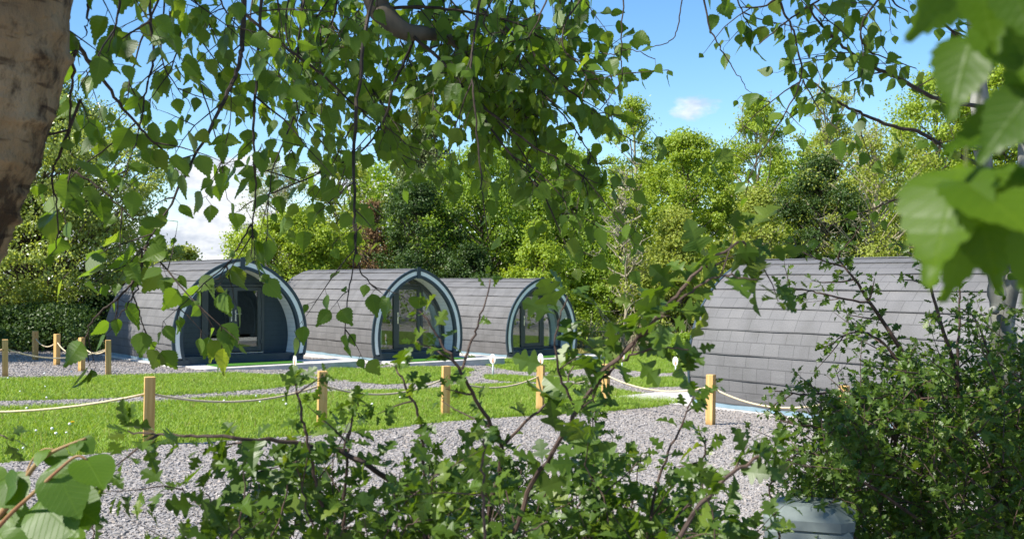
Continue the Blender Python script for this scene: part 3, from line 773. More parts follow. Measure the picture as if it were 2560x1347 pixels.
            mb.build('curtain', M['curtain'], root, smooth=True)
    return root

PODS = [
 ('camping_pod', (-6.84, 27.34, 0.09), RZ, 1.0, 5.1, 'double', 'dark grey shingled pod with a solid dark front and twin glazed doors'),
 ('camping_pod', (-2.75, 31.55, -0.12), RZ, 0.86, 6.8, 'glazed', 'shingled pod with white curtains in its glazed front, between two other pods'),
 ('camping_pod', (1.02, 36.8, -0.40), RZ, 0.86, 6.8, 'glazed', 'farthest and smallest looking shingled pod with a glazed front by the trees'),
 ('camping_pod', (4.62, 20.55, -0.05), RZ + math.pi, 1.0, 8.2, 'back_away', 'large pod seen from its long shingled side, behind the rope fence and hawthorn bush'),
]
for p in PODS: make_pod(*p)

# concrete bases and aprons, turf mats
def local_box(name, pod, x0, x1, y0, y1, z0, z1, mat, b=0.01, **k):
    mb = MB(); mb.box(x0, x1, y0, y1, z0, z1, b); o = mb.build(name, mat); o.location = pod[1]; o.rotation_euler = (0, 0, pod[2]); return tag(o, **k)
for i, p in enumerate(PODS):
    hs, L = p[3], p[4]
    local_box('concrete_base', p, -1.86 * hs, 1.86 * hs, -0.10, L + 0.1, -0.7, -0.004, M['concrete'], kind='structure')
    if i < 3: local_box('concrete_path', p, -1.5 * hs, 2.6 * hs, -1.25, -0.104, -0.7, -0.012, M['concrete'], kind='structure')
    else: local_box('concrete_path', p, -2.6, 1.9, -1.9, -0.104, -0.7, -0.012, M['concrete'], kind='structure')
lab = ('bright green turf mat on the concrete before the twin doors of the solid fronted pod', 'green turf mat at the door of the pod with white curtains', 'green turf mat at the door of the farthest pod')
for i in range(3):
    hs = PODS[i][3]
    local_box('turf_mat', PODS[i], -1.0 * hs, 1.25 * hs, -0.95, -0.15, -0.010, 0.012, M['turf'], 0.004, label=lab[i], cat='door mat', group='green turf mats')

# ------------------------------------------------------------------ rope fence
def make_post(h=0.75):
    mb = MB(); w = 0.055; mb.box(-w, w, -w, w, -0.25, h, 0.006); return mb
posts = {}
def post(key, px, py, rz, label, h=0.745):
    g = G(px, py)
    if key == 'first':
        o = make_post().build('fence_post', M['pine'])
    else:
        o = posts['first'].copy(); COL.objects.link(o)
    o.name = 'fence_post'
    o.location = g; o.rotation_euler = (RND.uniform(-.025, .025), RND.uniform(-0.01, .04), rz); o.scale = (1, 1, h / 0.75)
    tag(o, label, 'fence post', 'square timber posts of the rope fence'); posts[key] = o
    return o
post('first', 371, 1113, math.radians(24), 'timber fence post nearest the viewer at the edge of the front lawn')
post('b', 804, 1072, math.radians(22), 'timber fence post on the front lawn, second from the left in the front row')
post('c', 1113, 1039, math.radians(20), 'timber fence post in line with the door of the white curtained pod')
post('d', 1350, 1026, math.radians(-20), 'timber fence post half hidden by hawthorn leaves below the farthest pod')
post('e', 1513, 1018, math.radians(-35), 'timber fence post behind the thick slanting hawthorn stem')
post('f', 1776, 1062, math.radians(-36), 'timber fence post casting a shadow on the gravel before the long pod side')
post('g', 2106, 1106, math.radians(-36), 'timber fence post nearly buried in the hawthorn bush')
post('h', 13, 942, math.radians(25), 'timber fence post at the left edge of the view on the far lawn')
post('i', 88, 900, math.radians(-35), 'farthest timber fence post against the dark hedge')
post('j', 142, 913, math.radians(-35), 'timber fence post on the gravel, second from the dark hedge')
post('k', 204, 928, math.radians(-35), 'timber fence post on the gravel, third from the dark hedge')
post('l', 271, 938, math.radians(25), 'timber corner post beside the gravel at the solid fronted pod')
# rest of the front row runs on out of the picture to the left
def rope(pts_list, label):
    mb = MB()
    for (a, b, sag) in pts_list:
        pts = []
        for i in range(17):
            t = i / 16; p = a.lerp(b, t); p.z -= sag * 4 * t * (1 - t); pts.append(p)
        mb.tube(pts, 0.0135, 7)
    o = mb.build('fence_rope', M['rope'], smooth=True); return tag(o, label, 'rope', 'ropes strung through the fence posts')
def hole(k): return posts[k].location + Vector((0, 0, 0.745 * 0.76))
rope([(hole('first') + Vector((-4.3, 0.6, 0.02)), hole('first'), 0.25), (hole('first'), hole('b'), 0.15), (hole('b'), hole('c'), 0.18), (hole('c'), hole('d'), 0.17), (hole('d'), hole('e'), 0.14), (hole('e'), hole('f'), 0.16), (hole('f'), hole('g'), 0.20)], 'beige rope slung along the front row of timber posts')
rope([(hole('h') + Vector((-2.0, -0.6, 0.02)), hole('h'), 0.18), (hole('h'), hole('l'), 0.20)], 'beige rope from the left edge post to the gravel corner post')
rope([(hole('i'), hole('j'), 0.17), (hole('j'), hole('k'), 0.20), (hole('k'), hole('l'), 0.14)], 'beige rope looped between the posts by the dark hedge')

# ------------------------------------------------------------------ marker signs
def make_sign():
    root = empty('marker_sign', (0, 0, 0))
    mb = MB(); mb.tube([(0, 0.015, -0.1), (0, 0.015, 0.52)], 0.03, 12); mb.build('pole', M['pole'], root, smooth=True)
    mb = MB(); n = 36; a, b = 0.125, 0.195; vs = []
    for y, q in ((-0.022, 0.96), (-0.018, 1.0), (-0.006, 1.0), (-0.002, 0.96)):
        for k in range(n):
            t = 2 * math.pi * k / n; vs.append((a * q * math.cos(t), y, 0.66 + b * q * math.sin(t)))
    fs = [tuple(range(n)), tuple(range(4*n-1, 3*n-1, -1))]
    for r in range(3):
        for k in range(n): fs.append((r*n+k, (r+1)*n+k, (r+1)*n+(k+1) % n, r*n+(k+1) % n))
    mb.add(vs, fs); bd = mb.build('sign_board', M['white'], root)
    def strokes(lines, rad):
        mb = MB()
        for l in lines:
            pts = [(x, -0.0235, 0.66 + z) for x, z in l]; mb.tube(spline(pts, 10), [rad * (1 - 0.7 * abs(i / 10 - 0.4)) for i in range(11)], 5)
        return mb
    strokes([[(0.0, -0.15), (-0.02, -0.05), (-0.07, 0.04)], [(0.0, -0.15), (0.02, -0.05), (0.065, 0.05)], [(0.0, -0.15), (0.005, -0.07), (0.0, 0.0)], [(0.01, -0.16), (0.05, -0.10), (0.075, -0.03)]], 0.011).build('emblem', M['emblem_orange'], bd)
    strokes([[(-0.005, -0.02), (-0.03, 0.04), (-0.045, 0.12)], [(0.005, 0.0), (0.025, 0.06), (0.05, 0.11)], [(0.0, -0.05), (0.0, 0.03), (0.005, 0.14)]], 0.006).build('emblem', M['emblem_grey'], bd)
    return root
def copy_tree(o, parent=None):
    c = o.copy(); COL.objects.link(c); c.parent = parent
    for ch in list(o.children): copy_tree(ch, c)
    return c
sp = make_sign()
SG = [(738, 952, -52, 1.0, 'white oval sign on a pale pole by the path to the solid fronted pod'),
      (1232, 940, -18, 1.0, 'white oval sign on a pole in the grass before the farthest pod'),
      (1352, 945, -38, 1.1, 'white oval sign half hidden behind a post top and hawthorn leaves'),
      (1555, 926, -12, 1.0, 'white oval sign in the grass beyond the slanting hawthorn stem'),
      (1689, 943, -35, 1.0, 'white oval sign nearest the long side of the large pod')]
for i, (px, py, rz, s, lab_) in enumerate(SG):
    o = sp if i == 0 else copy_tree(sp)
    o.location = G(px, py); o.rotation_euler = (0, 0, math.radians(rz)); o.scale = (0.64 * s,) * 3
    tag(o, lab_, 'sign', 'white oval marker signs')

# ------------------------------------------------------------------ dandelions in the lawn
dc = MB()
for k in range(26):
    th = RND.uniform(0, 6.28); z = RND.uniform(-1, 1); r = math.sqrt(1 - z * z); d = Vector((r * math.cos(th), r * math.sin(th), z))
    pass
def puff():
    root = empty('dandelion_clock', (0, 0, 0))
    mb = MB(); mb.tube([(0, 0, 0), (0.008, 0, 0.06), (0.0, 0.004, 0.10)], 0.0025, 5); mb.build('stem', M['green_stem'], root)
    mb = MB(); n = 7
    rings = [(-1, 0), (-0.7, 0.7), (0, 1), (0.7, 0.7), (1, 0)]
    vs = []
    for z, r in rings:
        for k in range(10):
            q = 2 * math.pi * k / 10; j = RND.uniform(0.88, 1.1); vs.append((r * j * 0.024 * math.cos(q), r * j * 0.024 * math.sin(q), 0.118 + 0.022 * z))
    mb.add(vs, [(i*10+k, i*10+(k+1) % 10, (i+1)*10+(k+1) % 10, (i+1)*10+k) for i in range(4) for k in range(10)])
    mb.build('seed_head', M['fluff'], root); return root
dp = puff()
DPX = [(90,1082),(130,1081),(166,1087),(174,1070),(45,1090),(58,1127),(44,1133),(50,982),(116,1000),(113,970),(111,940),(67,1030),(140,1092),(708,1004),(715,1020),(770,1010),(650,1012),(640,998),(790,1005),(20,950),(178,935),(560,1010),(930,1020),(1000,1000)]
for i, (px, py) in enumerate(DPX):
    o = dp if i == 0 else copy_tree(dp)
    o.location = G(px, py + 9 if py > 1040 else py + 5); o.rotation_euler = (0, 0, RND.uniform(0, 6)); o.scale = (RND.uniform(0.5, 0.85),) * 3
    tag(o, 'small white dandelion clock on a thin stem in the lawn', 'dandelion clock', 'dandelion clocks in the grass')
yd = empty('dandelion_flower', G(181, 1076), label='single yellow dandelion in bloom on the front lawn', cat='flower')
mb = MB(); mb.tube([(0, 0, 0), (0.004, 0, 0.10)], 0.003, 5); mb.build('stem', M['green_stem'], yd)
mb = MB()
for k in range(26):
    q = k * 2.4; r = 0.008 + 0.022 * (k / 26); a = Vector((math.cos(q), math.sin(q), 0)); t = Vector((-a.y, a.x, 0)) * 0.006
    c0 = Vector((0, 0, 0.1)); c1 = c0 + a * r * 1.1 + Vector((0, 0, 0.014 - 0.010 * k / 26)); mb.add([c0 - t * .5, c0 + t * .5, c1 + t, c1 - t], [(0, 1, 2, 3)])
mb.build('petals', M['yellow'], yd)

# ------------------------------------------------------------------ background trees
def bg_tree(name, label, px, top, hw, d, mat, n_cl=110, per=150, ls=0.13, shape='round', base=None, seed=1, bark='bark_brown', cs=0.5, twigs=0, lean=0.0, cat='tree', group=None, zb=None, trunk_r=0.13):
    r = np.random.default_rng(seed * 7 + 3)
    a, b = ray(px, top); X0 = a * d; zt = CAMZ + b * d; g = float(terr(X0, d))
    H = zt - g; R = hw / F * d * 1.34; cs = max(cs * 0.9, 0.20 * R) if shape in ('round', 'bush') else cs; n_cl = int(n_cl * 1.4); ls = ls * 0.92; per = int(per * 1.25)
    root = empty(name, (X0, d, g), label=label, cat=cat, group=group)
    zb = H * 0.12 if zb is None else zb
    k1, k2, k3 = r.uniform(0, 6.3, 3)
    def prof(t, th):
        if shape == 'round': p_ = np.clip(1.0 - np.clip(t - 0.45, 0, 1) ** 2 * 2.6, 0.12, 1) * np.clip(t * 3 + 0.55, 0, 1)
        elif shape == 'cone': p_ = (1 - t) ** 0.8 * 0.95 + 0.08
        elif shape == 'column': p_ = np.clip(1.15 - 0.35 * t, 0, 1) * np.clip((1 - t) * 4, 0.25, 1)
        else: p_ = np.clip(1.0 - t * 0.55, 0, 1) * np.clip((1 - t) * 3.0, 0.2, 1) * np.clip(t * 6 + 0.5, 0, 1)
        return p_ * (1 + 0.22 * np.sin(2 * th + k1 + 4 * t) + 0.16 * np.sin(3 * th + k2 - 9 * t) + 0.12 * np.sin(13 * t + k3))
    t = r.uniform(0, 1, n_cl); th = r.uniform(0, 2 * np.pi, n_cl)
    rr = np.sqrt(r.uniform(0.12, 1.0, n_cl)) * R * prof(t, th)
    cz = zb + t * (H - zb) * 0.97
    C = np.stack([rr * np.cos(th) + lean * cz, rr * np.sin(th), cz], -1)
    # limbs
    mb = MB(); top_h = H * (0.93 if shape != 'round' else 0.8)
    ax = [(lean * z + 0.10 * math.sin(z * 0.9 + k1), 0.1 * math.sin(z * 0.7 + k2), z) for z in np.linspace(-0.1, top_h, 9)]
    mb.tube(ax, [trunk_r * (1 - 0.85 * i / 8) + 0.012 for i in range(9)], 7)
    for i in range(n_cl):
        if r.uniform() < 0.6:
            c = Vector(C[i]); z0 = max(0.3, c.z - 0.5 - 0.7 * math.hypot(c.x, c.y)); z0 = min(z0, top_h * 0.95)
            q = z0 / top_h * 8; k = min(int(q), 7); s0 = Vector(ax[k]).lerp(Vector(ax[k + 1]), q - k)
            m_ = s0.lerp(c, 0.5) + Vector((r.normal(0, .15), r.normal(0, .15), -0.12))
            rad = 0.022 + 0.012 * (c - s0).length / 2
            mb.tube([s0, m_, c], [rad, rad * 0.7, rad * 0.25], 5, cap=False)
    for i in range(twigs):
        th_ = r.uniform(0, 6.28); t_ = r.uniform(0.15, 1.0); R_ = R * float(prof(np.array(t_), np.array(th_))) * r.uniform(0.85, 1.15)
        z_ = zb + t_ * (H - zb); c = Vector((R_ * math.cos(th_) + lean * z_, R_ * math.sin(th_), z_ * r.uniform(0.97, 1.06)))
        z0 = max(0.3, z_ - 0.9 * R_); z0 = min(z0, top_h * 0.95); q = z0 / top_h * 8; k = min(int(q), 7)
        s0 = Vector(ax[k]).lerp(Vector(ax[k + 1]), q - k)
        m_ = s0.lerp(c, 0.55) + Vector((r.normal(0, .25), r.normal(0, .2), r.uniform(-0.3, 0.1)))
        mb.tube(spline([s0, m_, c], 6), [0.05, 0.043, 0.036, 0.03, 0.024, 0.017, 0.008], 5, cap=False)
        for _ in range(5):
            u = r.uniform(0.35, 0.95); p0 = m_.lerp(c, u); e = p0 + Vector((r.normal(0, .4), r.normal(0, .4), r.uniform(0.0, 0.55)))
            mb.tube([p0, p0.lerp(e, .5) + Vector((r.normal(0, .06), 0, -.04)), e], [0.016, 0.011, 0.004], 4, cap=False)
    mb.build('trunk', M[bark], root)
    if per > 0:
        n = n_cl * per; ci = np.repeat(np.arange(n_cl), per)
        g_ = r.normal(0, 1, (n, 3)); rad = unit(g_) * (r.uniform(0, 1, (n, 1)) ** 0.45)
        sc = cs * r.uniform(0.45, 1.6, n_cl)[ci][:, None] * np.array([[1.0, 1.0, 0.62]])
        Pp = C[ci] + rad * sc * (1 + 0.9 * (r.uniform(0, 1, (n, 1)) > 0.86) * r.uniform(0, 1, (n, 1))) + r.normal(0, 0.06, (n, 3))
        out = unit(Pp - np.array([[0, 0, H * 0.45]])) ; out[:, 2] *= 0.5
        nrm = 0.55 * unit(rad * np.array([[1, 1, 1.3]])) + 0.35 * out + np.array([[0, 0, 0.55]]) + r.normal(0, 0.42, (n, 3))
        dr = r.normal(0, 1, (n, 3)); dr[:, 2] -= 0.8
        if shape == 'cone': dr[:, 2] -= 1.6
        ok = (Pp[:, 2] > 0.05) & (Pp[:, 2] < H * 1.03)
        leaves('crown', T_DIA, Pp[ok], dr[ok], nrm[ok], (ls * r.uniform(0.6, 1.3, n))[ok], BG[mat], root)
    return root

TG = 'trees of the wood behind the pods'
B = bg_tree
B('leafy_tree', 'tall pale green tree with small shimmering leaves at the left edge', 80, 150, 205, 36, 'poplar', 380, 150, 0.12, 'column', seed=1, zb=0.9, cs=0.55)
B('leafy_tree', 'wide leafy tree leaving the view at far left', -190, 230, 200, 46, 'poplar', 200, 170, 0.12, 'column', seed=2, zb=0.4, cs=0.6)
B('leafy_tree', 'tree standing just beyond the left edge beside the gravel', -340, 120, 150, 27, 'poplar', 130, 150, 0.13, 'column', seed=52, zb=1.0, cs=0.55)
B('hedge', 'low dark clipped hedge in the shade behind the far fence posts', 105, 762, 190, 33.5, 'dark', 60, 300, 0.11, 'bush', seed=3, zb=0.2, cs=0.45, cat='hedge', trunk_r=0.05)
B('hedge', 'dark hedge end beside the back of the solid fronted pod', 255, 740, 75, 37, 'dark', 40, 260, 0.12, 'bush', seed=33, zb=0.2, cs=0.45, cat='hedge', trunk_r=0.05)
B('leafy_tree', 'small far olive tree seen over the ridge of the solid fronted pod', 452, 617, 62, 70, 'olive', 60, 120, 0.2, 'round', seed=4, zb=1.0)
B('leafy_tree', 'faint far tree low on the skyline left of the small olive tree', 345, 640, 50, 75, 'olive', 40, 120, 0.2, 'round', seed=34, zb=0.8)
B('willow_tree', 'pale grey green willow against the clouds behind the twin doored pod', 690, 395, 85, 55, 'pale', 80, 90, 0.11, 'round', seed=5, zb=1.5, bark='bark_pale', twigs=30)
B('leafy_tree', 'bright yellow green tree just right of the twin doored pod', 735, 520, 115, 47, 'yellow', 120, 190, 0.14, 'round', seed=6, zb=0.3, cs=0.5)
B('leafy_tree', 'olive spring tree with thin crown between the willow and the conifer', 840, 390, 105, 56, 'olive', 90, 110, 0.14, 'round', seed=7, zb=1.2, twigs=14)
B('dead_shrub', 'brown leafless tangle of dead twigs behind the curtained pod', 930, 500, 62, 50, 'brown', 70, 130, 0.10, 'bush', seed=8, zb=0.3, bark='bark_brown', twigs=50, cat='dead shrub')
B('conifer', 'tall weeping grey green conifer rising above the other trees', 1062, 238, 85, 58, 'conifer', 150, 150, 0.15, 'cone', seed=9, zb=1.5, cs=0.5, cat='tree')
B('ivy_tree', 'dark ivy clad tree right of the dead brown tangle', 1040, 450, 105, 48.5, 'dark', 120, 190, 0.12, 'column', seed=10, zb=0.2, cs=0.5)
B('leafy_tree', 'broad mid green tree left of the bright rounded shrub', 1205, 360, 135, 51, 'mid', 150, 180, 0.14, 'round', seed=11, zb=0.3, cs=0.55)
B('leafy_tree', 'tall fresh green tree above the bright rounded shrub', 1400, 365, 125, 52, 'mid', 150, 180, 0.14, 'round', seed=12, zb=0.3, cs=0.55)
B('shrub', 'bright yellow green rounded shrub behind the farthest pod', 1348, 555, 82, 45, 'yellow', 90, 170, 0.13, 'bush', seed=13, zb=0.1, cs=0.45, cat='shrub', trunk_r=0.06)
B('shrub', 'dark green shrub between the ivy clad tree and the farthest pod', 1180, 610, 95, 46, 'dark', 80, 190, 0.12, 'bush', seed=43, zb=0.1, cs=0.45, cat='shrub', trunk_r=0.06)
B('ash_tree', 'tall thin tree with an airy pointed crown against blue sky', 1585, 235, 62, 58, 'bright', 70, 110, 0.15, 'column', seed=14, zb=3.0, twigs=14, bark='bark_pale', cs=0.5)
B('bare_sapling', 'leafless pale brown sapling with upright stems before the airy crowned tree', 1560, 420, 55, 46, 'olive', 14, 40, 0.10, 'bush', seed=15, zb=0.6, bark='bark_pale', twigs=38, cat='sapling', trunk_r=0.05)
B('leafy_tree', 'fresh green domed tree under the small wispy cloud', 1720, 325, 110, 54, 'bright', 130, 180, 0.15, 'round', seed=16, zb=0.4, cs=0.55)
B('shrub', 'pale yellow green bushy shrub left of the large pod roof', 1690, 520, 100, 47, 'olive', 100, 170, 0.13, 'bush', seed=17, zb=0.2, cs=0.5, cat='shrub', trunk_r=0.06)
B('shrub', 'mid green shrub behind the slanting hawthorn stem', 1540, 560, 75, 49, 'mid', 80, 170, 0.13, 'bush', seed=47, zb=0.2, cs=0.5, cat='shrub', trunk_r=0.06)
B('leafy_tree', 'pale green tree with bare twigs at its top right of the wispy cloud', 1895, 240, 100, 57, 'bright', 110, 150, 0.15, 'round', seed=18, zb=0.6, twigs=26, bark='bark_pale', cs=0.55)
B('leafy_tree', 'tall tree with grey leafless upper twigs above the large pod', 2070, 205, 110, 58, 'olive', 90, 120, 0.14, 'round', seed=19, zb=0.6, twigs=46, bark='bark_pale', cs=0.5)
B('ivy_tree', 'dark ivy clad tree above the near end of the large pod ridge', 2055, 375, 95, 50, 'dark', 120, 190, 0.13, 'column', seed=20, zb=0.3, cs=0.5)
B('leafy_tree', 'tree of pale crooked bare branches and sparse olive leaves', 2185, 300, 135, 49, 'olive', 100, 100, 0.13, 'round', seed=21, zb=0.4, twigs=60, bark='bark_pale', cs=0.5)
B('shrub', 'olive green scrub left of the dark ivy above the large pod', 1890, 470, 110, 48, 'olive', 100, 160, 0.13, 'bush', seed=48, zb=0.2, cs=0.5, cat='shrub', twigs=26, bark='bark_pale', trunk_r=0.06)
B('maple_tree', 'bright green maple behind the grey twin stemmed tree', 2345, 170, 150, 53, 'bright', 160, 180, 0.16, 'round', seed=22, zb=0.4, cs=0.55)
B('maple_tree', 'bright yellow green tree at the right edge of the wood', 2530, 130, 150, 51, 'yellow', 150, 180, 0.16, 'round', seed=23, zb=0.4, cs=0.55)
B('leafy_tree', 'mid green tree beyond the right edge of the view', 2760, 150, 170, 50, 'mid', 110, 140, 0.17, 'round', seed=24, zb=0.4, cs=0.6)
B('nettle_patch', 'low patch of fresh green nettles beside the end of the large pod', 1712, 834, 58, 41, 'mid', 60, 200, 0.08, 'bush', seed=25, zb=0.05, cs=0.22, cat='nettles', trunk_r=0.02)

# far wood seen only as dark mass between the trees
n = 125000; wx = NR.uniform(-19, 34, n); wz = NR.uniform(0, 1, n) ** 0.75
wh = 10.0 + 1.2 * np.sin(wx * 0.8) + 0.7 * np.sin(wx * 2.1 + 1); wh = wh * np.clip((wx + 15.5) / 7.0, 0.12, 1)
wy = 60 + NR.uniform(0, 6, n)
k = slice(0, 30000); wx[k] = NR.uniform(29, 36, 30000); wy[k] = NR.uniform(-12, 56, 30000); wh[k] = 8 + 1.5 * np.sin(wy[k] * 0.7) + np.sin(wy[k] * 1.9)
leaves('woodland', T_DIA, np.stack([wx, wy, -1.0 + wz * wh], -1), NR.normal(0, 1, (n, 3)), NR.normal(0, .6, (n, 3)) + np.array([[-.2, -.6, .5]]), NR.uniform(.15, .34, n), BG['mid']).name = 'woodland'
tag(bpy.data.objects['woodland'], kind='stuff')
# dry undergrowth at the foot of the wood
mb = MB()
for i in range(1500):
    x = RND.uniform(-6, 13); y = RND.uniform(44.5, 48.5); g = float(terr(x, y)); h = RND.uniform(0.4, 1.7) * (1 if x > 2 else 0.7)
    e = Vector((x + RND.gauss(0, .5), y + RND.gauss(0, .4), g + h)); s = Vector((x, y, g))
    mb.tube(spline([s, s.lerp(e, .6) + Vector((RND.gauss(0, .12), 0, .15)), e + Vector((RND.gauss(0, .3), -.1, -RND.uniform(0, .3)))], 4), [0.014, 0.013, 0.011, 0.008, 0.004], 4, cap=False)
tag(mb.build('undergrowth', M['bark_pale']), kind='stuff')
n = 16000; ux = NR.uniform(-9, 15, n); uy = NR.uniform(45.5, 50, n)
leaves('undergrowth_leaves', T_DIA, np.stack([ux, uy, terr(ux, uy) + NR.uniform(0, 1.5, n) * (0.5 + 0.5 * np.sin(ux * 1.7) ** 2)], -1), NR.normal(0, 1, (n, 3)), NR.normal(0, .5, (n, 3)) + np.array([[-.3, -.3, .6]]), NR.uniform(.07, .15, n), BG['olive'])
tag(bpy.data.objects['undergrowth_leaves'], kind='stuff')

# ------------------------------------------------------------------ foreground plants
class Plant:
    def __init__(s, seed): s.w = MB(); s.fine = s.w; s.pos = []; s.dir = []; s.nor = []; s.siz = []; s.r = random.Random(seed)
    def leaf(s, p, d, n, z): s.pos.append(tuple(p)); s.dir.append(tuple(d)); s.nor.append(tuple(n)); s.siz.append(z)
    def rv(s): return Vector((s.r.gauss(0, 1), s.r.gauss(0, 1), s.r.gauss(0, 1)))

def birch_twig(pl, p0, d0, length, droop, r0, ls, gap=0.05, start=0.0, target='fine'):
    """a thin drooping twig with alternate hanging leaves"""
    r = pl.r; n = max(3, int(length / 0.045)); pts = [Vector(p0)]; d = Vector(d0).normalized(); st = length / n
    for i in range(n):
        d = (d + Vector((0, 0, -droop * st)) + pl.rv() * 0.10).normalized(); pts.append(pts[-1] + d * st)
    getattr(pl, target).tube(pts, [r0 * (1 - 0.75 * i / n) for i in range(n + 1)], 4, cap=False)
    acc = start; s = 0
    while acc < length:
        u = acc / st; k = min(int(u), n - 1); p = pts[k].lerp(pts[k + 1], u - k); t = (pts[k + 1] - pts[k]).normalized()
        birch_leaf(pl, p, t, ls); acc += gap * r.uniform(0.7, 1.5)
    birch_leaf(pl, pts[-1], d, ls)
    return pts

def birch_leaf(pl, p, t, ls):
    r = pl.r
    o = pl.rv(); o = (o - t * o.dot(t)).normalized()
    pd = (o * 0.8 + t * 0.35 + Vector((0, 0, -0.45))).normalized(); pe = p + pd * ls * r.uniform(0.22, 0.42)
    pl.fine.tube([p, pe], [0.0008, 0.0006], 3, cap=False)
    d = (pd * 0.75 + Vector((0, 0, -0.75)) + pl.rv() * 0.50).normalized()
    nn = pl.rv() * 0.8 + Vector((-0.15, -0.45, 0.55))
    pl.leaf(pe, d, nn, ls * r.choice((r.uniform(0.4, 0.8), r.uniform(0.75, 1.2), r.uniform(0.85, 1.2))))

def birch_branch(pl, pxs, r0, r1, ls=0.053, side=0.085, slen=(0.10, 0.30), second=3, leafy=1.0, from_u=0.0):
    """pxs: (px, py, depth) sight-line points of a branch"""
    r = pl.r; ctrl = [P(*q) for q in pxs]; n = max(12, 5 * len(ctrl)); pts = spline(ctrl, n)
    pts = [p + pl.rv() * 0.0014 for p in pts]
    pl.w.tube(pts, [0.74 * (r0 + (r1 - r0) * i / n) for i in range(n + 1)], 6, cap=False)
    L = sum((pts[i + 1] - pts[i]).length for i in range(n)); acc = L * from_u; step = L / n
    def at(a):
        u = min(a / step, n - 1e-4); k = int(u); return pts[k].lerp(pts[k + 1], u - k), (pts[k + 1] - pts[k]).normalized()
    while acc < L:
        p, t = at(acc); o = pl.rv(); o = (o - t * o.dot(t)).normalized()
        if r.random() < leafy:
            birch_twig(pl, p, t * 0.55 + o * 0.8 + Vector((0, 0, -0.15)), r.uniform(*slen), 2.2, 0.0017, ls)
        if r.random() < 0.4 * leafy: birch_leaf(pl, p, t, ls)
        acc += side * 2.0 * r.uniform(0.6, 1.5)
    for _ in range((second + 1) // 2):
        p, t = at(L * r.uniform(max(0.02, from_u), 0.8)); o = pl.rv(); o.z *= 0.4
        q = birch_twig(pl, p, t * 0.5 + o.normalized() * 0.9, r.uniform(0.16, 0.36), 1.6, 0.0024, ls, gap=0.05)
        for k in range(2, len(q) - 1, 2):
            if r.random() < 0.75 * leafy:
                oo = pl.rv(); birch_twig(pl, q[k], oo.normalized() + Vector((0, 0, -0.3)), r.uniform(0.07, 0.2), 2.2, 0.0014, ls)
    birch_leaf(pl, pts[-1], (pts[-1] - pts[-2]).normalized(), ls)
    return pts

birch = empty('birch_tree', (-1.62, 1.8, float(terr(-1.62, 1.8))), label='birch with leaning peeling trunk at left and drooping leafy branches overhead', cat='birch tree')
OFF = birch.location
# trunk
D = 1.75
tr = [Vector((-1.62, 1.8, 0.55)), Vector((-1.38, 1.77, 1.35)), P(-305, 720, D), P(-243, 560, D), P(-168, 400, D), P(-114, 260, D), P(-78, 90, D), P(-66, -70, D), Vector((-0.80, 1.85, 3.3)), Vector((-0.75, 1.95, 4.6)), Vector((-0.95, 2.0, 6.2)), Vector((-1.1, 2.0, 8.0))]
tp = spline(tr, 220); mb = MB(); vs = []; NS = 64; NT = 220
from mathutils import noise as mnoise
for i, p in enumerate(tp):
    f = i / NT; t = (tp[min(i + 1, NT)] - tp[max(i - 1, 0)]).normalized(); a = t.cross(Vector((0, 1, 0))).normalized(); b = t.cross(a)
    rad = 0.165 * (1 - 0.62 * f) + 0.03 * math.exp(-i / 14)
    if f < 0.66: rad = max(rad, 0.150)
    for k in range(NS):
        q = 2 * math.pi * k / NS; dd = a * math.cos(q) + b * math.sin(q); w_ = p + dd * rad
        big = mnoise.noise(w_ * 6); fine = mnoise.noise(Vector((w_.x * 30, w_.y * 30, w_.z * 22))); rough = mnoise.noise(w_ * 70)
        flake = max(0.0, mnoise.noise(Vector((w_.x * 14, w_.y * 14, w_.z * 45))) - 0.25)
        vs.append(p + dd * (rad * (1 + 0.05 * big) + 0.006 * fine + 0.003 * rough + 0.022 * flake))
mb.add(vs, [(i*NS+k, i*NS+(k+1) % NS, (i+1)*NS+(k+1) % NS, (i+1)*NS+k) for i in range(NT) for k in range(NS)])
mb.build('trunk', M['birch_bark'], birch, smooth=True, offset=OFF)
mb = MB()
mb.tube(spline([(-0.79, 1.9, 3.7), (-0.62, 2.4, 3.62), (-0.48, 2.85, 3.3), P(935, -10, 3.0), P(965, 40, 3.0), P(1010, 78, 3.0), P(1060, 84, 3.05), P(1110, 92, 3.15), P(1160, 120, 3.3)], 40), [0.045 - 0.034 * (i / 40) ** 1.2 for i in range(41)], 10)
mb.build('limb', M['bark_brown'], birch, smooth=True, offset=OFF)
pl = Plant(5)
bb = lambda q, r0=0.006, r1=0.0015, **k: birch_branch(pl, q, r0, r1, **k)
bb([(940,-40,2.9),(915,70,2.85),(897,210,2.75),(886,340,2.7),(884,470,2.65),(888,590,2.6),(903,680,2.6),(950,730,2.6)], 0.009, second=4, slen=(.08,.26))
bb([(890,560,2.6),(884,660,2.55),(868,760,2.5),(862,850,2.5)], 0.003, slen=(.05,.14), second=0, side=0.06)
bb([(590,20,2.7),(690,100,2.7),(790,175,2.75),(870,250,2.8),(960,330,2.85),(1020,420,2.9)], 0.006, second=3)
bb([(655,-60,2.5),(650,60,2.5),(640,190,2.45),(634,330,2.4),(640,450,2.4),(632,560,2.4),(628,640,2.4)], 0.006, second=3, slen=(.07,.22))
bb([(612,-60,2.6),(606,100,2.55),(598,160,2.5),(570,228,2.45),(540,295,2.4),(486,394,2.35),(430,505,2.3),(370,605,2.25),(335,655,2.25)], 0.009, second=4, slen=(.08,.24), side=.1)
bb([(370,605,2.25),(340,690,2.2),(300,740,2.2),(240,790,2.2),(215,840,2.2),(222,905,2.2)], 0.004, second=1, slen=(.06,.14), side=.07)
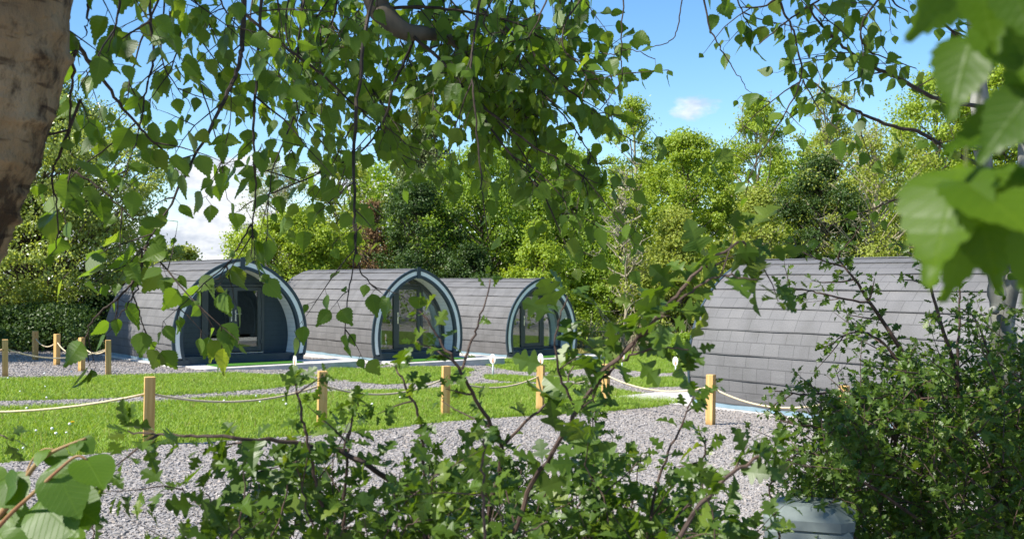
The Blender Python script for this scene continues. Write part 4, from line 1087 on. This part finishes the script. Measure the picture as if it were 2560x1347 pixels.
bb([(355,620,2.2),(350,700,2.2),(320,760,2.15),(290,800,2.15)], 0.003, second=0, slen=(.05,.14), side=.07)
bb([(335,655,2.2),(330,720,2.2),(350,790,2.2),(365,840,2.2)], 0.003, second=0, slen=(.04,.12), side=.05)
bb([(628,560,2.4),(600,610,2.4),(575,650,2.4),(545,700,2.4)], 0.003, second=1, slen=(.05,.15), side=.05)
bb([(165,70,1.9),(217,146,2.0),(288,242,2.1),(353,323,2.15),(404,373,2.2),(440,420,2.2)], 0.006, second=2, slen=(.08,.2), side=.11)
bb([(368,-60,2.3),(378,60,2.3),(385,140,2.3),(372,200,2.25),(358,270,2.25),(338,360,2.2),(312,430,2.2)], 0.005, second=3, slen=(.07,.2), side=.11)
bb([(230,-50,1.9),(222,20,1.9),(216,90,1.9)], 0.006, second=0, slen=(.05,.10))
bb([(190,130,1.8),(178,230,1.85),(172,330,1.9),(178,390,1.9)], 0.004, second=1, slen=(.06,.16), side=.1)
bb([(205,250,1.9),(150,380,1.9),(130,440,1.9),(146,540,1.9),(140,620,1.9)], 0.004, second=0, slen=(.05,.15), side=.12)
bb([(175,420,2.0),(260,480,2.0),(330,545,2.0)], 0.003, second=0, slen=(.05,.13), side=.1)
bb([(460,-60,2.4),(430,20,2.4),(415,90,2.4)], 0.005, second=2, slen=(.07,.2))
bb([(300,-60,2.2),(295,40,2.2),(270,130,2.2)], 0.005, second=2, slen=(.07,.2))
bb([(970,20,3.0),(1080,18,3.05),(1190,35,3.1),(1300,65,3.2),(1390,130,3.3),(1440,210,3.4)], 0.007, second=5, side=.034)
bb([(1205,-60,2.9),(1190,60,2.9),(1178,160,2.85),(1185,240,2.8),(1198,390,2.75),(1207,490,2.7),(1222,600,2.7)], 0.006, second=3, slen=(.07,.22))
bb([(1015,75,3.0),(1120,170,3.0),(1190,270,3.0),(1280,390,2.95),(1360,490,2.9),(1400,580,2.9),(1440,660,2.9)], 0.007, second=3, slen=(.07,.2), side=.12)
bb([(1230,40,3.1),(1310,110,3.1),(1385,190,3.1),(1450,250,3.15),(1500,300,3.2),(1570,345,3.2),(1650,375,3.3)], 0.006, second=3, side=.12)
bb([(1150,220,3.0),(1260,310,3.0),(1340,370,3.0),(1400,400,3.0),(1470,450,3.0),(1575,470,3.1)], 0.005, second=2, slen=(.07,.2), side=.12)
bb([(1040,90,3.1),(990,200,3.1),(960,300,3.0),(900,380,3.0),(780,440,2.9),(640,500,2.9),(590,530,2.9)], 0.006, second=3, slen=(.07,.22), side=.12)
bb([(760,-60,3.2),(750,80,3.1),(735,200,3.1),(745,300,3.0),(720,400,3.0)], 0.006, second=4, side=.034)
bb([(850,-60,3.4),(830,60,3.4),(800,150,3.3),(790,260,3.3)], 0.006, second=5, side=.034)
bb([(1100,-60,3.5),(1110,60,3.5),(1090,180,3.4),(1080,300,3.3)], 0.006, second=5, side=.034)
bb([(1330,-60,3.5),(1340,60,3.4),(1350,160,3.4),(1330,280,3.3),(1345,380,3.2)], 0.006, second=5, side=.034)
bb([(1420,-60,3.4),(1430,30,3.4),(1410,120,3.3)], 0.005, second=4, side=.034)
bb([(1000,100,3.6),(1060,240,3.5),(1080,330,3.5)], 0.004, second=4, side=.034)
bb([(1260,-60,3.8),(1260,100,3.7),(1250,240,3.6)], 0.005, second=5, side=.034)
bb([(690,-60,3.6),(700,100,3.6),(690,250,3.5)], 0.005, second=4, side=.034)
bb([(960,-60,3.9),(970,120,3.8),(960,220,3.7)], 0.005, second=4, side=.034)
bb([(540,-60,3.0),(560,20,3.0),(600,60,3.0)], 0.005, second=3, side=.034)
bb([(820,60,3.5),(880,150,3.4),(940,240,3.3),(1000,330,3.2)], 0.004, second=4, side=.034)
bb([(1180,60,3.5),(1240,150,3.4),(1300,260,3.3),(1330,330,3.2)], 0.004, second=4, side=.034)
rq = random.Random(77)
for i in range(17):
    x = rq.uniform(590, 1440); d = rq.uniform(2.9, 3.9); y1 = rq.uniform(70, 330) * (1.0 if 700 < x < 1380 else 0.8)
    bb([(x + rq.gauss(0, 60), -90, d + .1), (x + rq.gauss(0, 30), y1 * .35, d), (x + rq.gauss(0, 30), y1 * .7, d), (x + rq.gauss(0, 60), y1, d - .1)], 0.004, .0012, second=2, side=.04, slen=(.06, .18))
for i in range(3):
    x = rq.uniform(190, 600); d = rq.uniform(2.2, 2.9); y1 = rq.uniform(60, 330)
    bb([(x + rq.gauss(0, 50), -90, d + .1), (x + rq.gauss(0, 20), y1 * .5, d), (x + rq.gauss(0, 50), y1, d - .05)], 0.004, .0012, second=1, side=.06, slen=(.05, .14), ls=.052)
for i in range(7):
    x = rq.uniform(1180, 1480); d = rq.uniform(2.9, 3.4); y1 = rq.uniform(250, 520)
    bb([(x - 160, y1 - 260, d + .1), (x - 60, y1 - 150, d), (x, y1 - 60, d), (x + rq.gauss(30, 30), y1, d - .1)], 0.004, .0012, second=1, side=.05, slen=(.06, .16))
for i in range(3):
    x = rq.uniform(560, 960); d = rq.uniform(2.5, 3.0); y1 = rq.uniform(350, 600)
    bb([(x + rq.gauss(0, 60), y1 - 300, d + .1), (x + rq.gauss(0, 20), y1 - 150, d), (x, y1, d - .05)], 0.003, .0012, second=0, side=.05, slen=(.05, .15))
# sparse single twigs against the sky
bb([(1562,-60,2.8),(1556,60,2.8),(1551,140,2.8),(1552,200,2.8),(1500,275,2.8)], 0.003, second=0, slen=(.04,.07), side=.16, leafy=.5, from_u=.25)
bb([(1490,130,2.9),(1530,135,2.85),(1575,125,2.8),(1640,148,2.8)], 0.002, second=0, slen=(.03,.06), side=.07, leafy=.9)
bb([(1712,-60,3.0),(1700,40,3.0),(1680,100,3.0),(1620,120,3.0)], 0.003, second=0, slen=(.04,.08), side=.13, leafy=.7)
bb([(1750,-60,3.0),(1772,60,3.0),(1800,120,3.0),(1835,175,3.0),(1873,228,3.0)], 0.004, 0.0012, second=0, slen=(.04,.06), side=.3, leafy=.25)
bb([(1938,-60,2.9),(1955,20,2.9),(1982,75,2.9),(2003,190,2.9),(1962,285,2.85),(1890,405,2.8),(1864,482,2.8)], 0.005, second=1, slen=(.06,.14), side=.11, leafy=.8)
bb([(2008,200,2.9),(2045,270,2.85),(2100,330,2.8)], 0.003, second=0, slen=(.05,.12), side=.09)
bb([(1830,-60,3.1),(1850,20,3.1),(1880,80,3.1)], 0.004, second=2, slen=(.05,.14))
pl.w.build('twig', M['twig'], birch, offset=OFF)
leaves('foliage', T_BIRCH, pl.pos, pl.dir, pl.nor, pl.siz, M['birch_leaf'], birch, offset=OFF, zvar=True)
print('birch leaves', len(pl.pos))
# upper crown above the view, it shades what hangs below
n = 11500; c = unit(NR.normal(0, 1, (n, 3))) * (NR.uniform(0, 1, (n, 1)) ** 0.4) * np.array([[3.1, 2.9, 2.3]]) + np.array([[-2.7, 1.5, 6.6]])
lump = np.sin(c[:, 0] * 2.9 + c[:, 2] * 1.5) * np.sin(c[:, 1] * 3.3 + 1 + c[:, 2]) 
c = c[lump > -0.06]
def gap_in_crown(c, q, rad):            # a chink in the crown that lets the sun down to the leaves below
    v = c - np.array(q); sv = np.array(SUN); t = v @ sv; dd = np.linalg.norm(v - t[:, None] * sv[None], axis=1)
    return c[dd > rad]
for q_, r_ in ((P(2400, 480, .44), .30), (P(1450, 930, 1.55), .30), (P(150, 1220, 1.28), .22), (P(330, 640, 2.2), .2), (P(1000, 1200, 1.8), .22), (P(2380, 1150, 3.4), .3)): c = gap_in_crown(c, q_, r_)
c = c[c[:, 2] > 3.45 + 0.27 * np.maximum(c[:, 1], 0)]; n = len(c)
leaves('upper_crown', T_DIA, c, NR.normal(0, .6, (n, 3)) + np.array([[0, 0, -1.0]]), NR.normal(0, .7, (n, 3)) + np.array([[-.3, 0, .6]]), NR.uniform(.085, .13, n), M['birch_leaf'], birch, offset=OFF)

# ---- grey twin-stemmed tree at the right
gt_base = Vector((1.70, 3.75, float(terr(1.7, 3.75))))
gt = empty('twin_stemmed_tree', gt_base, label='grey barked tree forking into two stems at the right with leafy side branches', cat='tree')
mb = MB(); DD = 3.7
mb.tube(spline([gt_base + Vector((0, 0, -.05)), P(2512, 1150, DD), P(2508, 900, DD), P(2506, 800, DD), P(2498, 720, DD), P(2492, 640, DD), P(2470, 480, DD), P(2452, 330, DD), P(2448, 200, DD), P(2440, 60, DD), P(2430, -100, DD), Vector((1.5, 3.7, 4.2)), Vector((1.4, 3.6, 6.0))], 60), [0.052 - 0.016 * min(1, i / 30) - 0.012 * (i / 60) + 0.004 * math.sin(i * 1.7) for i in range(61)], 14)
mb.tube(spline([P(2508, 790, DD), P(2525, 720, DD - .02), P(2548, 640, DD - .05), P(2562, 500, DD - .1), P(2566, 300, DD - .1), P(2575, 100, DD - .1), Vector((1.9, 3.6, 4.2))], 30), [0.032 - 0.012 * i / 30 for i in range(31)], 12)
mb.tube([P(2488, 775, DD - .05), P(2478, 776, DD - .07)], [0.016, 0.011], 10)
mb.build('trunk', M['grey_bark'], gt, smooth=True, offset=gt_base)
pl = Plant(9); bb = lambda q, r0=0.006, r1=0.0015, **k: birch_branch(pl, q, r0, r1, **k)
RB = dict(ls=0.044, slen=(.06, .17), side=.075)
bb([(2470,268,3.7),(2405,260,3.5),(2340,247,3.3),(2239,192,3.1),(2163,157,3.0),(2102,111,2.9),(2042,50,2.85),(2010,-20,2.8)], 0.011, .003, second=3, **RB)
bb([(2460,420,3.7),(2370,373,3.5),(2304,333,3.3),(2223,313,3.2),(2163,288,3.1),(2128,272,3.05),(2082,247,3.0),(2026,202,3.0),(1990,180,3.0)], 0.010, .002, second=3, **RB)
bb([(2400,-60,3.3),(2340,30,3.3),(2380,80,3.4),(2440,170,3.6)], 0.008, .004, second=2, **RB)
bb([(2260,-60,3.0),(2180,20,3.0),(2150,80,3.0),(2180,130,3.0),(2290,170,3.2)], 0.005, .002, second=3, **RB)
bb([(2100,-60,2.9),(2060,-10,2.9),(1960,60,2.9),(1900,110,2.9)], 0.005, .002, second=3, **RB)
bb([(2000,-60,2.9),(1920,10,2.9),(1850,20,2.9)], 0.005, .002, second=3, **RB)
bb([(2200,-60,3.1),(2230,0,3.1),(2270,30,3.1)], 0.005, .002, second=2, **RB)
bb([(2170,165,3.0),(2090,140,2.95),(1990,150,2.9)], 0.004, .0015, second=1, **RB)
bb([(2460,520,3.7),(2340,490,3.6),(2230,500,3.5),(2190,520,3.5)], 0.006, .0015, second=1, leafy=.6, ls=.04, slen=(.05, .12), side=.12)
bb([(2545,650,3.6),(2560,560,3.5),(2555,430,3.5)], 0.005, .002, second=1, **RB)
pl.w.build('branch', M['twig'], gt, offset=gt_base)
leaves('foliage', T_BIRCH, pl.pos, pl.dir, pl.nor, pl.siz, M['birch_leaf'], gt, offset=gt_base, zvar=True)
n = 6000; c = unit(NR.normal(0, 1, (n, 3))) * (NR.uniform(0, 1, (n, 1)) ** 0.4) * np.array([[2.0, 1.8, 1.4]]) + np.array([[0.9, 3.0, 5.9]])
leaves('upper_crown', T_DIA, c, NR.normal(0, .6, (n, 3)) + np.array([[0, 0, -1.0]]), NR.normal(0, .7, (n, 3)) + np.array([[-.3, 0, .6]]), NR.uniform(.08, .12, n), M['birch_leaf'], gt, offset=gt_base)

# ---- blurred twig close to the viewer at the right
nb0 = P(2460, -260, 0.44)
nb = empty('hanging_branch', nb0, label='large blurred serrated leaves hanging close to the viewer at the right edge', cat='branch')
mb = MB()
mb.tube(spline([nb0, P(2445, -40, .44), P(2440, 60, .44), P(2450, 230, .45), P(2415, 380, .45), P(2425, 520, .45)], 24), [0.0009 - 0.0005 * i / 24 for i in range(25)], 7)
mb.build('twig', M['green_stem'], nb, offset=nb0)
pos = []; dr = []; nr = []; sz = []
NL = [  # base px,py -> tip px,py, depth base, depth tip, normal
 (2440,-60,2500,120,.62,.60,(-.2,-1,.3)), (2520,-80,2590,110,.60,.58,(-.5,-1,.4)), (2400,-70,2290,95,.68,.66,(.5,-1,.2)),
 (2430,90,2370,285,.66,.64,(-.6,-1,.1)), (2450,60,2580,180,.64,.60,(-.3,-.6,.9)), (2580,130,2560,330,.62,.63,(-1,-.8,.2)),
 (2580,300,2370,345,.66,.64,(.1,-.7,.8)), (2590,220,2440,400,.62,.62,(-.5,-1,.3)),
 (2405,420,2300,680,.67,.62,(-.75,-.75,.55)), (2425,400,2300,580,.68,.70,(.5,-1,0)), (2400,450,2620,560,.66,.58,(-.25,-.45,.95)),
 (2425,520,2380,760,.67,.66,(.35,-1,.1)), (2440,500,2500,720,.66,.64,(-.4,-1,.3)), (2470,470,2600,430,.66,.62,(-.2,-.9,.5)),
 (2600,560,2570,760,.64,.62,(-.3,-1,.2)), (2590,-10,2640,220,.6,.6,(-.3,-1,.2)), (2480,-90,2430,60,.68,.69,(0,-1,.3)),
]
for (a, b, c_, d_, e, f_, nn) in NL:
    p0 = P(a, b, e * .67); p1 = P(c_, d_, f_ * .67); v = p1 - p0
    pos.append(p0); dr.append(v); nr.append(nn); sz.append(v.length)
T_NEAR = (T_BIRCH[0] * np.array([[0.80, 1, 1.5]]), T_BIRCH[1], T_BIRCH[2])
leaves('foliage', T_NEAR, pos, dr, nr, sz, M['near_leaf'], nb, offset=nb0, smooth=True)

# ---- hawthorns
def haw_leafs(pl, p, t, ls, k=3):
    r = pl.r
    for _ in range(k):
        o = pl.rv(); o = (o - t * o.dot(t)).normalized()
        d = (o * 0.8 + t * 0.45 + Vector((0, 0, 0.12)) + pl.rv() * 0.18).normalized()
        pe = p + d * ls * r.uniform(0.08, 0.3)
        nn = Vector((-0.1, -0.30, 0.75)) + pl.rv() * 0.5
        pl.leaf(pe, d + Vector((0, 0, -0.15)), nn, ls * r.uniform(0.6, 1.15))
def haw_shoot(pl, p0, d0, length, r0, ls, gap=0.035, k=3, up=0.6, sub=0.25, target='fine'):
    r = pl.r; n = max(4, int(length / 0.05)); pts = [Vector(p0)]; d = Vector(d0).normalized(); st = length / n
    for i in range(n):
        d = (d + Vector((0, 0, up * st)) + pl.rv() * 0.10).normalized(); pts.append(pts[-1] + d * st)
    getattr(pl, target).tube(pts, [r0 * (1 - 0.7 * i / n) for i in range(n + 1)], 5, cap=False)
    acc = gap
    while acc < length:
        u = acc / st; q = min(int(u), n - 1); p = pts[q].lerp(pts[q + 1], u - q); t = (pts[q + 1] - pts[q]).normalized()
        haw_leafs(pl, p, t, ls * (1 - 0.35 * acc / length), r.choice((k - 1, k, k)))
        if r.random() < sub and length > 0.18:
            o = pl.rv(); o = (o - t * o.dot(t)).normalized()
            haw_shoot(pl, p, t * 0.6 + o * 0.8, length * r.uniform(0.2, 0.45), r0 * 0.55, ls * 0.85, gap * 0.9, k, up, 0)
        acc += gap * r.uniform(0.75, 1.4)
    haw_leafs(pl, pts[-1], d, ls * 0.6, 3)
    return pts
def haw_stem(pl, pxs, r0, r1, ls, gap=0.05, k=3, side=0.10, slen=(0.06, 0.2), leafy=1.0):
    r = pl.r; ctrl = [P(*q) for q in pxs]; n = max(12, 5 * len(ctrl)); pts = [p + pl.rv() * 0.0014 for p in spline(ctrl, n)]
    pl.w.tube(pts, [r0 + (r1 - r0) * i / n for i in range(n + 1)], 7, cap=False)
    L = sum((pts[i + 1] - pts[i]).length for i in range(n)); st = L / n; acc = 0.02
    nxt = side * 0.5
    while acc < L:
        u = min(acc / st, n - 1e-4); q = int(u); p = pts[q].lerp(pts[q + 1], u - q); t = (pts[q + 1] - pts[q]).normalized()
        if r.random() < leafy: haw_leafs(pl, p, t, ls, k)
        if acc > nxt:
            o = pl.rv(); o = (o - t * o.dot(t)).normalized()
            haw_shoot(pl, p, t * 0.7 + o * 0.9, r.uniform(*slen), r0 * 0.3 + 0.0006, ls, 0.03, k, 0.4, 0.2); nxt = acc + side * r.uniform(0.6, 1.5)
        acc += gap * r.uniform(0.7, 1.4)
    haw_leafs(pl, pts[-1], (pts[-1] - pts[-2]).normalized(), ls * 0.7, 4)

hb = Vector((0.05, 1.75, float(terr(0.05, 1.75))))
hc = empty('hawthorn_shrub', hb, label='dark lobed hawthorn shrub with slanting stems across the bottom centre', cat='shrub')
pl = Plant(21); hs_ = lambda q, r0=0.004, r1=0.0015, ls=0.052, **k: haw_stem(pl, q, r0, r1, ls, **k)
hs_([(1210,1700,1.7),(1300,1288,1.65),(1383,1127,1.6),(1461,999,1.58),(1533,905,1.55),(1633,811,1.52),(1699,728,1.5),(1770,655,1.5),(1860,600,1.5)], (.0042), .0018, ls=.058, side=.15, slen=(.06,.17), k=2, gap=.042)
hs_([(1560,880,1.55),(1640,800,1.5),(1720,735,1.48),(1800,690,1.46),(1890,700,1.46)], .0022, .0010, ls=.05, side=.3, slen=(.04,.08), k=2, gap=.06)
hs_([(1480,970,1.6),(1560,900,1.55),(1640,870,1.5),(1720,875,1.5)], .0022, .0010, ls=.055, side=.16, slen=(.04,.09), k=2)
hs_([(1240,1700,1.9),(1216,1347,1.85),(1254,1127,1.8),(1205,1022,1.75),(1149,927,1.7),(1099,850,1.7),(1050,775,1.7)], .005, .0014, ls=.034, k=2, side=.14, slen=(.05,.12), gap=.045)
hs_([(1152,925,1.7),(1180,850,1.7),(1205,780,1.7),(1222,700,1.7)], .0025, .001, ls=.028, k=2, side=.3, slen=(.04,.06), gap=.05)
hs_([(1440,1030,1.6),(1400,930,1.58),(1390,830,1.56),(1420,740,1.55)], .0022, .001, ls=.058, side=.13, slen=(.05,.12), k=3)
hs_([(1250,1120,1.8),(1330,1040,1.8),(1400,985,1.8),(1440,900,1.8)], .003, .001, ls=.034, k=2, side=.14, slen=(.04,.1))
hs_([(1120,1250,1.7),(1000,1212,1.65),(920,1160,1.6),(850,1130,1.6),(727,1105,1.55),(600,1095,1.5),(480,1088,1.5),(400,1085,1.5),(320,1080,1.5)], .005, .0012, ls=.040, side=.09, slen=(.05,.13))
hs_([(850,1500,1.6),(815,1300,1.6),(791,1206,1.58),(769,1097,1.56),(753,1029,1.55),(744,980,1.55),(738,950,1.55)], .0032, .0014, ls=.034, side=.16, slen=(.04,.1))
hs_([(860,1400,1.7),(862,1230,1.68),(870,1130,1.66),(880,1050,1.65),(895,1010,1.65)], .003, .0012, ls=.038, side=.12, slen=(.05,.1))
hs_([(1085,1500,1.7),(1062,1300,1.7),(1060,1155,1.68),(1044,1033,1.66),(1010,960,1.65),(988,915,1.65)], .0035, .0013, ls=.038, side=.14, slen=(.05,.1))
hs_([(1200,1600,1.2),(1210,1347,1.2),(1208,1180,1.2),(1212,1100,1.2)], .0022, .0012, ls=.020, k=2, side=.5, slen=(.03,.05), gap=.03)
hs_([(1500,1700,2.0),(1484,1260,2.0),(1490,1060,2.0),(1480,960,2.0)], .004, .0013, ls=.026, k=3, side=.08, slen=(.05,.16), gap=.035)
hs_([(1600,1500,1.7),(1640,1230,1.7),(1690,1090,1.7),(1735,990,1.7),(1770,890,1.7)][:4], .003, .0012, ls=.036, side=.14, slen=(.05,.1))
hs_([(1560,1600,1.4),(1700,1330,1.4),(1810,1200,1.4),(1880,1150,1.4),(1930,1120,1.4)], .004, .0016, ls=.045, side=.14, slen=(.04,.1))
hs_([(1760,1600,1.9),(1752,1250,1.9),(1758,1130,1.9),(1765,1090,1.9)], .003, .001, ls=.030, side=.12, slen=(.05,.1))
hs_([(1960,1600,2.0),(1950,1347,2.0),(1925,1230,2.0),(1935,1180,2.0)], .003, .001, ls=.030, side=.12, slen=(.05,.1))
r = pl.r
topy = lambda x: np.interp(x, [430, 500, 580, 720, 850, 1000, 1200, 1400, 1600, 1800, 2000, 2100], [1330, 1260, 1170, 1150, 1150, 1165, 1140, 1100, 1150, 1215, 1230, 1260])
hs_([(-90, 1040, 1.5), (-30, 1070, 1.5), (20, 1095, 1.5)], .0015, .001, .036, k=2, side=.5)
hs_([(238, 1500, 1.5), (235, 1347, 1.5), (228, 1290, 1.5)], .0015, .001, .026, k=2, side=.5)
for i in range(84):
    x = r.uniform(500, 1860); y1 = float(topy(x)) + r.uniform(-20, 190); d = r.uniform(1.45, 2.3)
    x0 = x + r.gauss(0, 90); x1 = x + r.gauss(0, 50)
    hs_([(x0, 1640, d), ((x0 + x) / 2 + r.gauss(0, 25), 1430, d), (x, (y1 + 1400) / 2, d), (x1, y1, d)], r.uniform(.0016, .0028), .0009, ls=r.uniform(.036, .052), side=.12, slen=(.05, .14), gap=.052)
pl.w.build('stem', M['haw_stem'], hc, offset=hb)
leaves('foliage', T_HAW, pl.pos, pl.dir, pl.nor, pl.siz, M['haw_leaf'], hc, offset=hb, zvar=True); print('haw leaves', len(pl.pos))

hb2 = Vector((1.5, 3.5, float(terr(1.5, 3.5))))
hr = empty('hawthorn_bush', hb2, label='dense small leaved hawthorn bush filling the lower right corner', cat='bush')
pl = Plant(33); r = pl.r
topy2 = lambda x: float(np.interp(x, [1950, 2030, 2090, 2150, 2220, 2300, 2400, 2500, 2600, 2750], [1290, 1130, 1010, 985, 930, 925, 900, 880, 840, 830]))
for i in range(900):
    x = r.uniform(2030, 2780); d = r.uniform(2.9, 4.3); ty = topy2(x)
    y = ty + (1480 - ty) * r.random() ** 0.85
    p = P(x, y, d); dv = Vector((r.gauss(-0.25, .6), r.gauss(-0.35, .5), r.uniform(0.1, 0.9)))
    haw_shoot(pl, p - dv.normalized() * 0.06, dv, r.uniform(0.12, 0.26), 0.0022, 0.040, 0.026, 3, 0.3, 0.2)
hs_ = lambda q, r0=0.006, r1=0.0015, ls=0.036, **k: haw_stem(pl, q, r0, r1, ls, **k)
hs_([(2350,1200,3.6),(2285,940,3.5),(2190,780,3.45),(2130,690,3.4),(2090,640,3.4)], .010, .002, side=.07, slen=(.10,.28), gap=.04)
hs_([(2420,1200,3.5),(2390,940,3.45),(2350,800,3.4),(2310,660,3.4),(2290,600,3.4)], .009, .002, side=.10, slen=(.06,.18), gap=.05)
hs_([(2410,1200,3.7),(2395,940,3.7),(2398,800,3.7),(2400,700,3.7)], .008, .002, side=.09, slen=(.06,.2))
hs_([(2340,1100,3.4),(2230,880,3.4),(2140,830,3.35),(2060,870,3.3)], .006, .0015, side=.08, slen=(.06,.2))
hs_([(2240,1100,3.3),(2130,990,3.2),(2020,985,3.15),(1935,975,3.1)], .006, .0015, side=.07, slen=(.06,.16))
hs_([(2260,1150,3.3),(2120,1080,3.2),(2020,1065,3.1),(1950,1050,3.1)], .005, .0015, side=.07, slen=(.06,.16))
hs_([(2180,760,3.4),(2080,740,3.3),(2010,725,3.3),(1955,720,3.3)], .004, .001, side=.09, slen=(.05,.14))
hs_([(2300,1300,3.1),(2120,1180,3.0),(2020,1130,3.0),(1950,1160,2.9)], .005, .0015, side=.07, slen=(.06,.18))
hs_([(2500,1000,3.6),(2470,880,3.5),(2440,800,3.5),(2400,770,3.5)], .005, .0015, side=.07, slen=(.06,.18))
hs_([(2560,1000,3.6),(2590,860,3.5),(2560,760,3.5)], .005, .0015, side=.07, slen=(.06,.18))
for i in range(26):
    x = r.uniform(2050, 2700); hs_([(x + r.gauss(0, 60), 1750, 3.6), (x + r.gauss(0, 30), 1350, 3.6), (x, 1000, 3.6)], .009, .003, side=.12, slen=(.08, .2), k=2)
pl.w.build('stem', M['haw_stem'], hr, offset=hb2)
leaves('foliage', T_HAW_S, pl.pos, pl.dir, pl.nor, pl.siz, M['haw_leaf'], hr, offset=hb2, zvar=True); print('bush leaves', len(pl.pos))

# ---- hazel shoot at lower left
hz0 = Vector((-0.85, 1.3, float(terr(-.85, 1.3))))
hz = empty('hazel_shoot', hz0, label='broad pleated hazel leaves on a reddish stem in the lower left corner', cat='shrub')
mb = MB()
mb.tube(spline([hz0, P(-160, 1560, 1.3), P(-60, 1370, 1.3), P(20, 1262, 1.3), P(55, 1210, 1.3), P(90, 1160, 1.3), P(130, 1130, 1.3), P(175, 1110, 1.3), P(215, 1095, 1.3)], 40), [0.0055 - 0.0042 * i / 40 for i in range(41)], 8)
mb.tube(spline([P(-60, 1380, 1.28), P(20, 1290, 1.27), P(80, 1235, 1.25), P(140, 1180, 1.24), P(190, 1140, 1.24), P(220, 1150, 1.24)], 20), [0.003 - 0.0018 * i / 20 for i in range(21)], 7)
mb.tube(spline([P(55, 1210, 1.3), P(80, 1150, 1.31), P(110, 1122, 1.31), P(140, 1124, 1.31)], 10), 0.0012, 6)
mb.build('stem', M['red_stem'], hz, smooth=True, offset=hz0)
HL = [(142,1168,190,1300,1.25,1.22,(-.1,-1,.45)), (215,1148,262,1205,1.24,1.20,(.6,-.9,.4)), (150,1250,240,1290,1.28,1.24,(-.3,-.7,.9)), (100,1255,180,1330,1.27,1.22,(-.2,-.9,.6)),
      (90,1290,40,1370,1.28,1.25,(-.2,-.8,.6)), (40,1210,-30,1240,1.28,1.3,(.1,-.9,.6)), (10,1200,45,1260,1.3,1.26,(0,-.8,.7)), (60,1340,150,1390,1.25,1.2,(0,-.7,.8)),
      (205,1098,235,1130,1.3,1.29,(.2,-.8,.6)), (195,1105,180,1130,1.3,1.28,(-.2,-.6,.8)), (112,1125,85,1160,1.3,1.28,(-.4,-.8,.6)), (130,1130,160,1160,1.31,1.29,(.2,-.8,.6)),
      (20,1290,-40,1350,1.3,1.28,(-.1,-.8,.7)), (-30,1180,10,1210,1.35,1.33,(0,-.6,.9)), (120,1330,210,1370,1.3,1.27,(.1,-.6,.9)), (180,1300,225,1260,1.34,1.34,(0,-.8,.5)),
      (210,1292,222,1330,1.3,1.3,(.3,-1,.3)), (0,1340,60,1400,1.22,1.2,(0,-.7,.7)), (-20,1280,70,1320,1.36,1.33,(-.2,-.8,.7))]
pos = []; dr = []; nr = []; sz = []
for (a, b, c_, d_, e, f_, nn) in HL:
    p0 = P(a, b, e); v = P(c_, d_, f_) - p0; pos.append(p0); dr.append(v); nr.append(nn); sz.append(v.length * 0.92)
leaves('foliage', T_HAZEL, pos, dr, nr, sz, M['hazel_leaf'], hz, offset=hz0, smooth=True)
# ---- weathered box in the lower right
bx = P(2025, 1420, 3.0); gz = float(terr(bx.x, bx.y))
be = empty('utility_box', (bx.x, bx.y, gz), math.radians(-18), label='weathered blue green low box with a sloping lid behind the hawthorn twigs', cat='utility box')
zt = P(2025, 1272, 3.0).z - gz
mb = MB(); mb.box(-.115, .115, -.10, .10, -0.05, zt - 0.035, 0.012); mb.build('body', M['box'], be)
mb = MB()
vs = []
for (sx_, sy_, z_) in ((.119, .104, zt - .038), (.121, .106, zt - .012), (.085, .072, zt + .020), (.05, .045, zt + .025)):
    vs += [(-sx_, -sy_ * .7, z_), (-sx_ * .7, -sy_, z_), (sx_ * .7, -sy_, z_), (sx_, -sy_ * .7, z_), (sx_, sy_ * .7, z_), (sx_ * .7, sy_, z_), (-sx_ * .7, sy_, z_), (-sx_, sy_ * .7, z_)]
fs = [tuple(range(7, -1, -1)), tuple(range(24, 32))]
for q in range(3):
    for k in range(8): fs.append((q*8+k, q*8+(k+1) % 8, q*8+8+(k+1) % 8, q*8+8+k))
mb.add(vs, fs); mb.build('lid', M['box'], be)
